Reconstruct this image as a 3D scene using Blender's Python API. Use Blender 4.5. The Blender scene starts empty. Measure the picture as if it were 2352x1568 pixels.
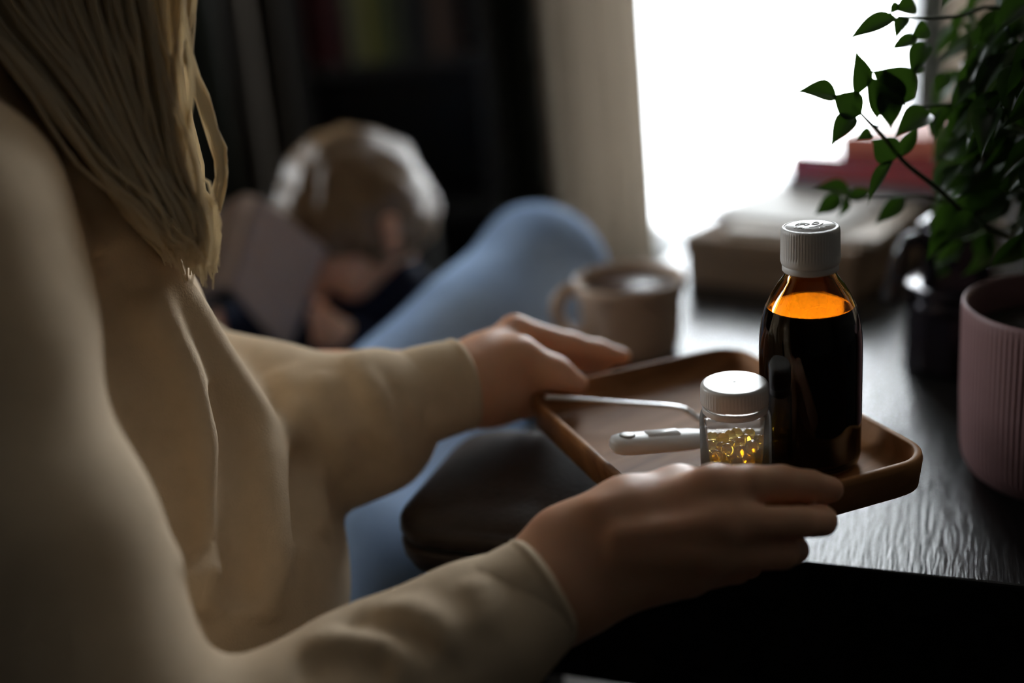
import bpy, bmesh, math, random
import numpy as np
from mathutils import Vector, Matrix
random.seed(7); RNG = np.random.default_rng(7)
SC = bpy.context.scene
COL = SC.collection
# ------------------------------------------------------------------ camera, sky, exposure
FPX = 2613.0; PITCH = math.radians(19.5); ROLL = math.radians(5.3); EYE = np.array([0, 0, 0.90])
FW = np.array([0, math.cos(PITCH), -math.sin(PITCH)]); R0 = np.array([1., 0, 0]); U0 = np.array([0, math.sin(PITCH), math.cos(PITCH)])
RT = math.cos(ROLL)*R0 - math.sin(ROLL)*U0; UP = math.sin(ROLL)*R0 + math.cos(ROLL)*U0
cam = bpy.data.cameras.new('camera'); camo = bpy.data.objects.new('camera', cam); COL.objects.link(camo)
camo.matrix_world = Matrix(((RT[0], UP[0], -FW[0], EYE[0]), (RT[1], UP[1], -FW[1], EYE[1]), (RT[2], UP[2], -FW[2], EYE[2]), (0, 0, 0, 1)))
cam.sensor_width = 36; cam.lens = FPX*36/2352; cam.clip_start = 0.02
cam.dof.use_dof = True; cam.dof.focus_distance = 0.665; cam.dof.aperture_fstop = 1.7; cam.dof.aperture_blades = 0
SC.camera = camo
SC.view_settings.view_transform = 'Standard'; SC.view_settings.look = 'None'; SC.view_settings.gamma = 1
SC.view_settings.use_curve_mapping = False; SC.view_settings.exposure = 0.55
SC.cycles.max_bounces = 12; SC.cycles.transmission_bounces = 12; SC.cycles.transparent_max_bounces = 16
SC.cycles.sample_clamp_indirect = 6; SC.cycles.use_denoising = True
W = bpy.data.worlds.new('overcast_sky'); SC.world = W; W.use_nodes = True
wn = W.node_tree.nodes; wl = W.node_tree.links
bg = wn['Background']; tc = wn.new('ShaderNodeTexCoord'); sx = wn.new('ShaderNodeSeparateXYZ'); rp = wn.new('ShaderNodeValToRGB')
wl.new(tc.outputs['Generated'], sx.inputs[0]); wl.new(sx.outputs['Z'], rp.inputs[0]); wl.new(rp.outputs[0], bg.inputs[0])
rp.color_ramp.elements[0].position = 0.0; rp.color_ramp.elements[0].color = (.80, .83, .86, 1)
rp.color_ramp.elements[1].position = 1.0; rp.color_ramp.elements[1].color = (.90, .95, 1.0, 1)
bg.inputs[1].default_value = 22.0
pl = bpy.data.lights.new('window_portal', 'AREA'); pl.shape = 'RECTANGLE'; pl.size = 1.25; pl.size_y = 2.3; pl.cycles.is_portal = True
plo = bpy.data.objects.new('window_portal', pl); COL.objects.link(plo); plo.location = (0.80, 2.78, 1.25); plo.rotation_euler = (math.radians(-90), 0, 0)
p2 = bpy.data.lights.new('side_window_portal', 'AREA'); p2.shape = 'RECTANGLE'; p2.size = .7; p2.size_y = 1.3; p2.cycles.is_portal = True
p2o = bpy.data.objects.new('side_window_portal', p2); COL.objects.link(p2o); p2o.location = (-1.92, 2.25, 1.55); p2o.rotation_euler = (math.radians(90), 0, math.radians(-90))

# ------------------------------------------------------------------ helpers
def ray(x, y): return FW + (x-1176)/FPX*RT + (784-y)/FPX*UP
def at(x, y, dep): return EYE + ray(x, y)*dep                 # a measured photo point at a known distance
def onz(x, y, z):                                             # a measured photo point on a level surface
    v = ray(x, y); return EYE + v*((z-EYE[2])/v[2])
def nrm(v): v = np.asarray(v, float); return v/np.linalg.norm(v)
def tag(o, label=None, cat=None, group=None, kind=None):
    for k, v in (('label', label), ('category', cat), ('group', group), ('kind', kind)):
        if v: o[k] = v
    return o
def empty(name, loc, label=None, cat=None, group=None):
    o = bpy.data.objects.new(name, None); COL.objects.link(o); o.location = loc; o.empty_display_size = .02
    return tag(o, label, cat, group)
def wloc(o):
    p = np.zeros(3)
    while o is not None: p = p + np.array(o.location); o = o.parent
    return p
def mk(name, verts, faces, mat, parent=None, loc=None, smooth=True):
    """one mesh object; verts are given in world space"""
    base = wloc(parent) if parent is not None else np.zeros(3)
    l = np.zeros(3) if loc is None else np.asarray(loc, float)-base
    v = np.asarray(verts, float) - base - l
    m = bpy.data.meshes.new(name); m.from_pydata(v.tolist(), [], [list(f) for f in faces] if not isinstance(faces, np.ndarray) else faces.tolist())
    m.update()
    if smooth: m.polygons.foreach_set('use_smooth', np.ones(len(m.polygons), bool))
    if mat is not None: m.materials.append(mat)
    o = bpy.data.objects.new(name, m); COL.objects.link(o); o.location = l
    if parent is not None: o.parent = parent
    return o
def merge(parts):
    V = []; Fs = []; n = 0
    for v, f in parts:
        v = np.asarray(v, float); V.append(v); Fs += [[i+n for i in q] for q in f]; n += len(v)
    return np.vstack(V), Fs
def lathe(prof, c, seg=48, rib=None, cap=(True, True)):
    """prof: (r,z) list; rib(i,ang)->radius factor"""
    V = []; n = len(prof)
    for i, (r, z) in enumerate(prof):
        for s in range(seg):
            a = 2*math.pi*s/seg; k = rib(i, s) if rib else 1
            V.append((c[0]+r*k*math.cos(a), c[1]+r*k*math.sin(a), c[2]+z))
    Fs = [[i*seg+s, i*seg+(s+1) % seg, (i+1)*seg+(s+1) % seg, (i+1)*seg+s] for i in range(n-1) for s in range(seg)]
    if cap[0]: Fs.append([s for s in range(seg)][::-1])
    if cap[1]: Fs.append([(n-1)*seg+s for s in range(seg)])
    return V, Fs
def tube(pts, rad, seg=8, flat=None, up=(0, 0, 1)):
    """swept tube; rad scalar/list, flat=(sx,sy) multipliers"""
    P = np.asarray(pts, float); n = len(P); rad = np.full(n, rad) if np.isscalar(rad) else np.asarray(rad, float)
    T = np.gradient(P, axis=0); T /= np.linalg.norm(T, axis=1)[:, None]+1e-12
    V = []; up = np.asarray(up, float)
    for i in range(n):
        x = np.cross(T[i], up); x = x/(np.linalg.norm(x)+1e-9); y = np.cross(x, T[i])
        fx, fy = flat[i] if (flat is not None and np.ndim(flat) == 2) else (flat or (1, 1))
        for s in range(seg):
            a = 2*math.pi*s/seg; V.append(P[i]+rad[i]*(fx*math.cos(a)*x+fy*math.sin(a)*y))
    Fs = [[i*seg+s, i*seg+(s+1) % seg, (i+1)*seg+(s+1) % seg, (i+1)*seg+s] for i in range(n-1) for s in range(seg)]
    Fs += [[s for s in range(seg)][::-1], [(n-1)*seg+s for s in range(seg)]]
    return V, Fs
def spline(pts, n):
    P = np.asarray(pts, float); m = len(P); t = np.linspace(0, m-1, n); out = []
    for u in t:
        i = min(int(u), m-2); f = u-i
        p0 = P[max(i-1, 0)]; p1 = P[i]; p2 = P[i+1]; p3 = P[min(i+2, m-1)]
        out.append(.5*((2*p1)+(-p0+p2)*f+(2*p0-5*p1+4*p2-p3)*f*f+(-p0+3*p1-3*p2+p3)*f**3))
    return np.array(out)
def box(c, ax, ay, hx, hy, z0, z1, bev=.002, seg=2):
    """upright box: centre c(x,y), unit axes ax, ay (2-D), half sizes, heights"""
    bm = bmesh.new(); bmesh.ops.create_cube(bm, size=2)
    for v in bm.verts:
        x, y, z = v.co; v.co = Vector((c[0]+ax[0]*hx*x+ay[0]*hy*y, c[1]+ax[1]*hx*x+ay[1]*hy*y, z0+(z1-z0)*(z+1)/2))
    if bev: bmesh.ops.bevel(bm, geom=bm.edges[:], offset=bev, segments=seg, profile=.5, affect='EDGES')
    bmesh.ops.recalc_face_normals(bm, faces=bm.faces[:])
    V = [tuple(v.co) for v in bm.verts]; bm.verts.index_update(); Fs = [[v.index for v in f.verts] for f in bm.faces]; bm.free()
    return V, Fs
X2, Y2 = (1, 0), (0, 1)
def rrect(hx, hy, r, n=8):
    out = []
    for cx, cy, a0 in ((hx-r, hy-r, 0), (-hx+r, hy-r, 90), (-hx+r, -hy+r, 180), (hx-r, -hy+r, 270)):
        for k in range(n+1):
            a = math.radians(a0+90*k/n); out.append((cx+r*math.cos(a), cy+r*math.sin(a)))
    return out
def loft(rings, cap=(True, True)):
    n = len(rings[0]); V = [p for r in rings for p in r]
    Fs = [[i*n+s, i*n+(s+1) % n, (i+1)*n+(s+1) % n, (i+1)*n+s] for i in range(len(rings)-1) for s in range(n)]
    if cap[0]: Fs.append(list(range(n))[::-1])
    if cap[1]: Fs.append([(len(rings)-1)*n+s for s in range(n)])
    return V, Fs

# ------------------------------------------------------------------ materials
def mat(name, col, rough=.5, metal=0., spec=.5, noise=None, bump=None, trans=0, ior=1.45, sss=0, sheen=0, coat=0, col2=None, stretch=(1, 1, 1)):
    m = bpy.data.materials.new(name); m.use_nodes = True; nt = m.node_tree; b = nt.nodes['Principled BSDF']
    b.inputs['Base Color'].default_value = (*col, 1); b.inputs['Roughness'].default_value = rough; b.inputs['Metallic'].default_value = metal
    b.inputs['Specular IOR Level'].default_value = spec; b.inputs['Transmission Weight'].default_value = trans; b.inputs['IOR'].default_value = ior
    if sss: b.inputs['Subsurface Weight'].default_value = sss; b.inputs['Subsurface Radius'].default_value = (.012, .005, .003); b.inputs['Subsurface Scale'].default_value = .6
    if sheen: b.inputs['Sheen Weight'].default_value = sheen; b.inputs['Sheen Tint'].default_value = (*[min(1, c*2.2) for c in col], 1); b.inputs['Sheen Roughness'].default_value = .4
    if coat: b.inputs['Coat Weight'].default_value = coat; b.inputs['Coat Roughness'].default_value = .05
    if noise or bump:
        tcn = nt.nodes.new('ShaderNodeTexCoord'); mp = nt.nodes.new('ShaderNodeMapping'); mp.inputs['Scale'].default_value = stretch
        nt.links.new(tcn.outputs['Object'], mp.inputs[0])
    if noise:
        nz = nt.nodes.new('ShaderNodeTexNoise'); nz.inputs['Scale'].default_value = noise; nz.inputs['Detail'].default_value = 5
        nt.links.new(mp.outputs[0], nz.inputs['Vector']); r = nt.nodes.new('ShaderNodeValToRGB')
        r.color_ramp.elements[0].position = .3; r.color_ramp.elements[1].position = .7
        c2 = col2 or tuple(c*.7 for c in col)
        r.color_ramp.elements[0].color = (*c2, 1); r.color_ramp.elements[1].color = (*col, 1)
        nt.links.new(nz.outputs[0], r.inputs[0]); nt.links.new(r.outputs[0], b.inputs['Base Color'])
    if bump:
        sc, st, di = bump
        nb = nt.nodes.new('ShaderNodeTexNoise'); nb.inputs['Scale'].default_value = sc; nb.inputs['Detail'].default_value = 4
        nt.links.new(mp.outputs[0], nb.inputs['Vector']); bn = nt.nodes.new('ShaderNodeBump'); bn.inputs['Strength'].default_value = st; bn.inputs['Distance'].default_value = di
        nt.links.new(nb.outputs[0], bn.inputs['Height']); nt.links.new(bn.outputs[0], b.inputs['Normal'])
    return m
def thin_glass(name, tint, gloss_rough=.03, fac=.0):
    """thin clear pane: transmits straight through, Fresnel reflection on top"""
    m = bpy.data.materials.new(name); m.use_nodes = True; nt = m.node_tree; nt.nodes.remove(nt.nodes['Principled BSDF'])
    t = nt.nodes.new('ShaderNodeBsdfTransparent'); t.inputs[0].default_value = (*tint, 1)
    g = nt.nodes.new('ShaderNodeBsdfGlossy'); g.inputs['Roughness'].default_value = gloss_rough
    fr = nt.nodes.new('ShaderNodeFresnel'); fr.inputs['IOR'].default_value = fac or 1.5
    mx = nt.nodes.new('ShaderNodeMixShader'); nt.links.new(fr.outputs[0], mx.inputs[0]); nt.links.new(t.outputs[0], mx.inputs[1]); nt.links.new(g.outputs[0], mx.inputs[2])
    nt.links.new(mx.outputs[0], nt.nodes['Material Output'].inputs[0]); return m
def translucent(name, col, tcol, fac, rough=.5, spec=.4, transp=0.):
    m = mat(name, col, rough, spec=spec); nt = m.node_tree; b = nt.nodes['Principled BSDF']
    t = nt.nodes.new('ShaderNodeBsdfTranslucent'); t.inputs[0].default_value = (*tcol, 1)
    mx = nt.nodes.new('ShaderNodeMixShader'); mx.inputs[0].default_value = fac
    nt.links.new(b.outputs[0], mx.inputs[1]); nt.links.new(t.outputs[0], mx.inputs[2]); out = mx.outputs[0]
    if transp:
        tr = nt.nodes.new('ShaderNodeBsdfTransparent'); m2 = nt.nodes.new('ShaderNodeMixShader'); m2.inputs[0].default_value = transp
        nt.links.new(out, m2.inputs[1]); nt.links.new(tr.outputs[0], m2.inputs[2]); out = m2.outputs[0]
    nt.links.new(out, nt.nodes['Material Output'].inputs[0]); return m
def wood(name, c1, c2, rough, along, scale=9, bumpst=.15, spec=.5, fine=160, bdist=.0006):
    """grain running along the 2-D direction `along`"""
    m = mat(name, c1, rough, spec=spec); nt = m.node_tree; b = nt.nodes['Principled BSDF']
    tcn = nt.nodes.new('ShaderNodeTexCoord'); mp = nt.nodes.new('ShaderNodeMapping'); mp.vector_type = 'TEXTURE'
    mp.inputs['Rotation'].default_value = (0, 0, math.atan2(along[1], along[0])); mp.inputs['Scale'].default_value = (9, 1, 1)
    nt.links.new(tcn.outputs['Object'], mp.inputs[0])
    nz = nt.nodes.new('ShaderNodeTexNoise'); nz.inputs['Scale'].default_value = scale*4; nz.inputs['Detail'].default_value = 6; nz.inputs['Distortion'].default_value = .6
    r = nt.nodes.new('ShaderNodeValToRGB'); r.color_ramp.elements[0].position = .35; r.color_ramp.elements[1].position = .65
    r.color_ramp.elements[0].color = (*c2, 1); r.color_ramp.elements[1].color = (*c1, 1)
    nt.links.new(mp.outputs[0], nz.inputs['Vector']); nt.links.new(nz.outputs[0], r.inputs[0]); nt.links.new(r.outputs[0], b.inputs['Base Color'])
    n2 = nt.nodes.new('ShaderNodeTexNoise'); n2.inputs['Scale'].default_value = fine*4; n2.inputs['Detail'].default_value = 3
    nt.links.new(mp.outputs[0], n2.inputs['Vector']); bn = nt.nodes.new('ShaderNodeBump'); bn.inputs['Strength'].default_value = bumpst; bn.inputs['Distance'].default_value = bdist
    nt.links.new(n2.outputs[0], bn.inputs['Height']); nt.links.new(bn.outputs[0], b.inputs['Normal']); return m

M_SKIN = mat('skin', (.82, .47, .30), .46, spec=.4, noise=28, col2=(.74, .38, .235), bump=(420, .12, .0006), sss=.25)
M_NAIL = mat('nail', (.62, .36, .28), .28)
M_SWEAT = mat('sweatshirt_cotton', (.76, .60, .425), .95, spec=.1, noise=60, col2=(.70, .55, .385), bump=(700, .35, .001))
M_JEANS = mat('light_denim', (.40, .56, .82), .9, spec=.15, noise=14, col2=(.32, .46, .72), bump=(900, .3, .0008))
M_HAIR = translucent('blond_hair', (.93, .82, .62), (.97, .86, .66), .5, .30, .7)
M_KHAIR = mat('sandy_hair', (.20, .12, .055), .40, spec=.6, sheen=.4, noise=50, col2=(.14, .08, .035), bump=(160, .6, .003), stretch=(1, 1, .3))
M_NAVY = mat('navy_cotton', (.014, .017, .035), .9, spec=.1, bump=(500, .3, .001))
M_WALL = mat('dark_painted_wall', (.045, .042, .037), .85, noise=6, col2=(.038, .035, .03))
M_BOUNCE = mat('cream_bounce_panel', (.70, .57, .42), .85, noise=6, col2=(.66, .535, .39))  # pale surface of the added light-bouncing panel
M_CEIL = mat('ceiling_paint', (.36, .335, .30), .9, noise=5, col2=(.33, .305, .27))
M_FLOOR = wood('dark_floorboards', (.06, .04, .026), (.035, .022, .014), .4, (0, 1), scale=3)
M_CURT = translucent('grey_beige_curtain', (.25, .20, .155), (.22, .18, .135), .25, .95, .1)
M_CURTB = mat('brown_grey_curtain', (.075, .062, .05), .95, spec=.1, noise=9, col2=(.06, .05, .04))
M_CURTD = mat('dark_green_grey_curtain', (.045, .047, .037), .95, spec=.1, noise=9, col2=(.035, .037, .03))
M_SHEER = translucent('white_sheer', (.85, .86, .86), (.85, .87, .88), .6, .9, .1, transp=.45)
M_BLACKW = mat('black_wood', (.012, .011, .010), .35)
M_PANE = thin_glass('window_glass', (.97, .98, .98))
M_FRAME = mat('dark_window_frame', (.02, .018, .016), .45)

# ------------------------------------------------------------------ implicit surfaces (bodies and cloth grow from smooth capsules)
class Field:
    def __init__(s): s.P = []; s.disp = None
    def cap(s, a, b, ra, rb=None, k=.01, op='u', flat=None):
        a = np.asarray(a, float); b = np.asarray(b, float); rb = ra if rb is None else rb
        s.P.append((a, b, ra, rb, k, op, None if flat is None else (nrm(flat[0]), flat[1]))); return s
    def chain(s, pts, rad, k=.01, flat=None, op='u'):
        for i in range(len(pts)-1): s.cap(pts[i], pts[i+1], rad[i], rad[i+1], k, op, flat)
        return s
    def half(s, p, n, k=.004):                     # cut away the side that n points to
        s.P.append((np.asarray(p, float), nrm(n), 0, 0, k, 'h', None)); return s
    def _one(s, q, P):
        a, b, ra, rb, k, op, fl = q
        if op == 'h': return (P-a) @ b
        ab = b-a; L = ab @ ab; pa = P-a
        t = np.clip((pa @ ab)/L, 0, 1) if L > 1e-12 else np.zeros(len(P))
        v = pa-t[:, None]*ab
        if fl is not None:
            c = v @ fl[0]; v = v+np.outer(c*(1/fl[1]-1), fl[0])
        return np.sqrt((v*v).sum(1))-(ra+(rb-ra)*t)
    def ev(s, P, sel=None, raw=False):
        d = np.full(len(P), 1.0)
        for q in (s.P if sel is None else sel):
            e = s._one(q, P); k = q[4]
            if q[5] == 'u':
                h = np.maximum(k-np.abs(d-e), 0)/k; d = np.minimum(d, e)-h*h*k*.25
            elif q[5] == 's':
                h = np.maximum(k-np.abs(d+e), 0)/k; d = np.maximum(d, -e)+h*h*k*.25
            else:
                h = np.maximum(k-np.abs(d-e), 0)/k; d = np.maximum(d, e)+h*h*k*.25
        if s.disp is not None and not raw: d = d+s.disp(P)
        return d
    def near(s, c, rad):
        out = []
        for q in s.P:
            if q[5] == 'h': out.append(q); continue
            a, b, ra, rb, k = q[:5]; ab = b-a; L = ab @ ab
            t = min(max(((c-a) @ ab)/L, 0), 1) if L > 1e-12 else 0
            if np.linalg.norm(c-a-t*ab) < rad+max(ra, rb)*(1 if q[6] is None or q[6][1] <= 1 else q[6][1])+k+.034: out.append(q)
        return out
    def hit(s, x, y, t0=.3, t1=1.8):
        v = ray(x, y); t = t0
        for _ in range(200):
            d = s.ev((EYE+v*t)[None], raw=True)[0]
            if d < .0006: return EYE+v*t
            t += max(d*.6, .0005)
            if t > t1: return None
        return EYE+v*t
    def mesh(s, h, B=12):
        lo = np.min([np.minimum(q[0], q[1])-max(q[2], q[3])*1.1-.02 for q in s.P if q[5] == 'u'], axis=0)
        hi = np.max([np.maximum(q[0], q[1])+max(q[2], q[3])*1.1+.02 for q in s.P if q[5] == 'u'], axis=0)
        N = np.ceil((hi-lo)/h).astype(int)+B; nb = N//B+1; big = (N+2*B+2).astype(np.int64)
        hd = B*h*math.sqrt(3)/2
        bc = np.stack(np.meshgrid(*[np.arange(n) for n in nb], indexing='ij'), -1).reshape(-1, 3)
        cen = lo+(bc+.5)*B*h
        keep = np.abs(np.concatenate([s.ev(cc) for cc in np.array_split(cen, max(1, len(cen)//20000))])) < hd*1.9+.034
        g = np.stack(np.meshgrid(*[np.arange(B+1)]*3, indexing='ij'), -1).reshape(-1, 3)
        key = lambda I: (I[:, 0].astype(np.int64)*big[1]+I[:, 1])*big[2]+I[:, 2]
        VK = []; VP = []; QK = []
        E = [(0, (1, 0, 0)), (1, (0, 1, 0)), (2, (0, 0, 1))]
        for b, c in zip(bc[keep], cen[keep]):
            sel = s.near(c, hd)
            if not any(q[5] == 'u' for q in sel): continue
            I = g+b*B; D = s.ev(lo+I*h, sel).reshape(B+1, B+1, B+1)
            S = D < 0
            if S.all() or not S.any(): continue
            acc = np.zeros((B, B, B, 3)); cnt = np.zeros((B, B, B))
            for ax in range(3):
                o = [a for a in range(3) if a != ax]
                s0 = [slice(None)]*3; s1 = [slice(None)]*3; s0[ax] = slice(0, B); s1[ax] = slice(1, B+1)
                d0 = D[tuple(s0)]; d1 = D[tuple(s1)]; cr = (d0 < 0) != (d1 < 0)
                with np.errstate(all='ignore'): t = np.where(cr, d0/(d0-d1), 0)
                for u in (0, 1):
                    for w in (0, 1):
                        sl = [slice(None)]*3; sl[o[0]] = slice(u, B+u); sl[o[1]] = slice(w, B+w)
                        c_ = cr[tuple(sl)]; t_ = t[tuple(sl)]
                        cnt += c_; acc[..., ax] += np.where(c_, t_, 0); acc[..., o[0]] += c_*u; acc[..., o[1]] += c_*w
                # faces from edges that start in this block
                sl = [slice(0, B)]*3; ce = np.argwhere(cr[tuple(sl)])
                if len(ce):
                    fl = (d0 < 0)[tuple(sl)][tuple(ce.T)]; J = ce+b*B
                    e0 = np.zeros(3, int); e0[o[0]] = 1; e1 = np.zeros(3, int); e1[o[1]] = 1
                    q = np.stack([key(J), key(J-e0), key(J-e0-e1), key(J-e1)], 1)
                    if ax == 1: fl = ~fl
                    q[~fl] = q[~fl][:, ::-1]; QK.append(q)
            act = np.argwhere(cnt > 0)
            pos = act+acc[tuple(act.T)]/cnt[tuple(act.T)][:, None]
            VK.append(key(act+b*B)); VP.append(lo+(pos+b*B)*h)
        VK = np.concatenate(VK); VP = np.concatenate(VP); QK = np.concatenate(QK)
        od = np.argsort(VK); VK = VK[od]; VP = VP[od]
        ix = np.searchsorted(VK, QK); ix = np.clip(ix, 0, len(VK)-1); ok = (VK[ix] == QK).all(1)
        F = ix[ok]
        return VP, F
def grow(name, fld, h, m, parent, smooth_it=2):
    V, F = fld.mesh(h)
    for _ in range(smooth_it):                     # light relaxation
        acc = np.zeros_like(V); n = np.zeros(len(V))
        for a, b in ((0, 1), (1, 2), (2, 3), (3, 0)):
            np.add.at(acc, F[:, a], V[F[:, b]]); np.add.at(acc, F[:, b], V[F[:, a]]); np.add.at(n, F[:, a], 1); np.add.at(n, F[:, b], 1)
        V = V*.5+.5*acc/np.maximum(n, 1)[:, None]
    return mk(name, V, F, m, parent)

# ------------------------------------------------------------------ the room
def struct(o, label=None): return tag(o, label, None, None, 'structure')
YB = 2.80
struct(mk('floor', *box((0, .4), X2, Y2, 2.0, 2.5, -.05, 0, 0), M_FLOOR, smooth=False))
struct(mk('ceiling', *box((0, .4), X2, Y2, 2.0, 2.5, 2.6, 2.65, 0), M_CEIL, smooth=False))
def side_wall(name, x, y0, y1, z0, z1, wname, wlabel):
    struct(mk(name, *merge([box((x, (-2.1+y0)/2), X2, Y2, .05, (y0+2.1)/2, 0, 2.6, 0), box((x, (2.9+y1)/2), X2, Y2, .05, (2.9-y1)/2, 0, 2.6, 0),
           box((x, (y0+y1)/2), X2, Y2, .05, (y1-y0)/2, 0, z0, 0), box((x, (y0+y1)/2), X2, Y2, .05, (y1-y0)/2, z1, 2.6, 0)]), M_WALL, smooth=False))
    w = struct(empty(wname, (x, (y0+y1)/2, z0)), wlabel)
    for a, b, c, d in ((y0, y0+.03, z0, z1), (y1-.03, y1, z0, z1), (y0, y1, z0, z0+.03), (y0, y1, z1-.03, z1)):
        mk('window_frame', *box((x, (a+b)/2), X2, Y2, .03, (b-a)/2, c, d, .003), M_FRAME, w, smooth=False)
    mk('pane', *box((x, (y0+y1)/2), X2, Y2, .002, (y1-y0)/2-.03, z0+.03, z1-.03, 0), M_PANE, w, smooth=False)
side_wall('wall_left', -1.95, 1.9, 2.6, .9, 2.2, 'window_2', 'side window in the left wall')
struct(mk('wall_right', *box((1.95, -.45), X2, Y2, .05, 1.65, 0, 2.6, 0), M_WALL, smooth=False))
struct(mk('bounce_panel_1', *box((1.95, 2.05), X2, Y2, .05, .85, 0, 2.6, 0), M_BOUNCE, smooth=False), 'added cream panel out of view, bouncing window light')  # unseen panel added at the right to bounce window light as fill
struct(mk('wall_front', *box((0, -2.05), X2, Y2, 2.0, .05, 0, 2.6, 0), M_WALL, smooth=False))
WX0, WX1, WZ0, WZ1 = .20, 1.22, .12, 2.38
bw = merge([box(((-2+WX0)/2, YB+.06), X2, Y2, (WX0+2)/2, .06, 0, 2.6, 0), box(((WX1+2)/2, YB+.06), X2, Y2, (2-WX1)/2, .06, 0, 2.6, 0),
            box(((WX0+WX1)/2, YB+.06), X2, Y2, (WX1-WX0)/2, .06, 0, WZ0, 0), box(((WX0+WX1)/2, YB+.06), X2, Y2, (WX1-WX0)/2, .06, WZ1, 2.6, 0)])
struct(mk('wall_back', *bw, M_WALL, smooth=False))
win = struct(empty('window_1', (.8, YB+.04, WZ0)), 'tall window behind white sheer curtain')
for x0, x1, z0, z1 in ((WX0, WX0+.05, WZ0, WZ1), (WX1-.05, WX1, WZ0, WZ1), (1.025, 1.095, WZ0, WZ1), (WX0, WX1, WZ0, WZ0+.05), (WX0, WX1, WZ1-.05, WZ1)):
    mk('window_frame', *box(((x0+x1)/2, YB+.04), X2, Y2, (x1-x0)/2, .03, z0, z1, .004), M_FRAME, win, smooth=False)
for x0, x1 in ((WX0+.05, 1.025), (1.095, WX1-.05)):
    mk('pane', *box(((x0+x1)/2, YB+.045), X2, Y2, (x1-x0)/2, .002, WZ0+.05, WZ1-.05, 0), M_PANE, win, smooth=False)

def curtain(name, x0, x1, y, z0, z1, folds, amp, m, label, nz=14, seed=0, th=.0):
    rg = np.random.default_rng(seed); nx = folds*12
    ph = rg.uniform(0, 6.28, 4); V = []
    for j in range(nz+1):
        fz = j/nz; z = z0+(z1-z0)*fz
        for i in range(nx+1):
            f = i/nx; a = amp*(1.15-.35*fz)
            dy = a*math.sin(2*math.pi*folds*f+ph[0]+.5*math.sin(4*f+ph[1]))+.35*a*math.sin(2*math.pi*folds*2.3*f+ph[2]+fz)
            V.append((x0+(x1-x0)*f+.006*math.sin(7*fz+ph[3]), y+dy, z))
    Fs = [[j*(nx+1)+i, j*(nx+1)+i+1, (j+1)*(nx+1)+i+1, (j+1)*(nx+1)+i] for j in range(nz) for i in range(nx)]
    o = mk(name, V, Fs, m, loc=((x0+x1)/2, y, z0))
    return tag(o, label, 'curtain')
curtain('sheer_curtain', .30, 1.0, 2.70, .02, 2.42, 9, .022, M_SHEER, 'white translucent sheer curtain glowing in front of the bright window', seed=3)
c1 = curtain('drawn_curtain', .125, .36, 2.60, .02, 2.42, 4, .03, M_CURT, 'grey beige curtain gathered against the bright window', seed=5)
curtain('drawn_curtain', .015, .118, 2.56, .02, 2.42, 3, .025, M_CURTD, 'dark green grey curtain hanging between the bookcase and the paler curtain', seed=6)
curtain('drawn_curtain', .985, 1.035, 2.58, .02, 2.42, 1, .012, M_CURTD, 'narrow dark curtain edge behind the potted fig', seed=12)
curtain('drawn_curtain', 1.045, 1.26, 2.61, .02, 2.42, 4, .025, M_CURT, 'grey curtain seen through the gaps of the potted fig', seed=8)
curtain('drawn_curtain', -.555, -.412, 2.52, .02, 2.42, 2, .02, M_CURTB, 'brownish grey curtain strip behind the child, left of the bookcase', seed=9)
curtain('drawn_curtain', -.95, -.57, 2.56, .02, 2.42, 5, .03, M_CURTD, 'dark curtain beside the long blond hair', seed=10)

# bookcase against the back wall
bc = empty('bookcase', (-.2, 2.45, 0), 'tall black bookcase with a row of dark books', 'bookcase')
for x in (-.39, -.005): mk('side_panel', *box((x, 2.62), X2, Y2, .012, .16, 0, 2.1, .002), M_BLACKW, bc, smooth=False)
for z in (.05, .34, .665, 1.02, 1.4, 1.8, 2.09): mk('shelf', *box((-.1975, 2.62), X2, Y2, .18, .155, z-.012, z+.012, .002), M_BLACKW, bc, smooth=False)
mk('back_panel', *box((-.1975, 2.775), X2, Y2, .18, .004, .03, 2.09, 0), M_BLACKW, bc, smooth=False)
M_PAPER = mat('book_pages', (.62, .58, .5), .9, noise=90, col2=(.5, .46, .4), stretch=(1, 1, 12))
bx = -.372
for w, hh, cl, nm in ((.040, .27, (.085, .006, .008), 'dark red book, leftmost on the bookcase shelf'), (.034, .25, (.07, .005, .006), 'thinner dark red book, second on the bookcase shelf'),
                     (.012, .24, (.012, .012, .012), 'thin black book beside the dark red books'), (.030, .26, (.16, .15, .075), 'grey olive book on the bookcase shelf'),
                     (.026, .28, (.20, .18, .03), 'mustard yellow book on the bookcase shelf'), (.028, .25, (.09, .10, .02), 'moss green book beside the mustard book'),
                     (.030, .26, (.05, .055, .02), 'dark green book right of the moss green book'), (.032, .27, (.010, .010, .010), 'thick black book in the middle of the shelf'),
                     (.022, .25, (.012, .010, .009), 'slim black book left of the brown book'), (.034, .26, (.10, .055, .035), 'brown book toward the right of the bookcase shelf'),
                     (.026, .24, (.05, .028, .02), 'dark brown book at the right end of the shelf')):
    root = empty('book', (bx+w/2, 2.57, .678), nm, 'book', 'books on the bookcase shelf')
    mc = mat('book_cover', tuple(c*.75 for c in cl), .6, noise=30)
    mk('cover', *merge([box((bx+w/2, 2.475), X2, Y2, w/2-.0005, .002, .678, .678+hh, .001), box((bx+.0025, 2.55), X2, Y2, .002, .077, .678, .678+hh, .0005), box((bx+w-.0025, 2.55), X2, Y2, .002, .077, .678, .678+hh, .0005)]), mc, root, smooth=False)
    mk('pages', *box((bx+w/2, 2.55), X2, Y2, w/2-.0045, .072, .681, .678+hh-.004, 0), M_PAPER, root, smooth=False)
    bx += w+.001

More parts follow.
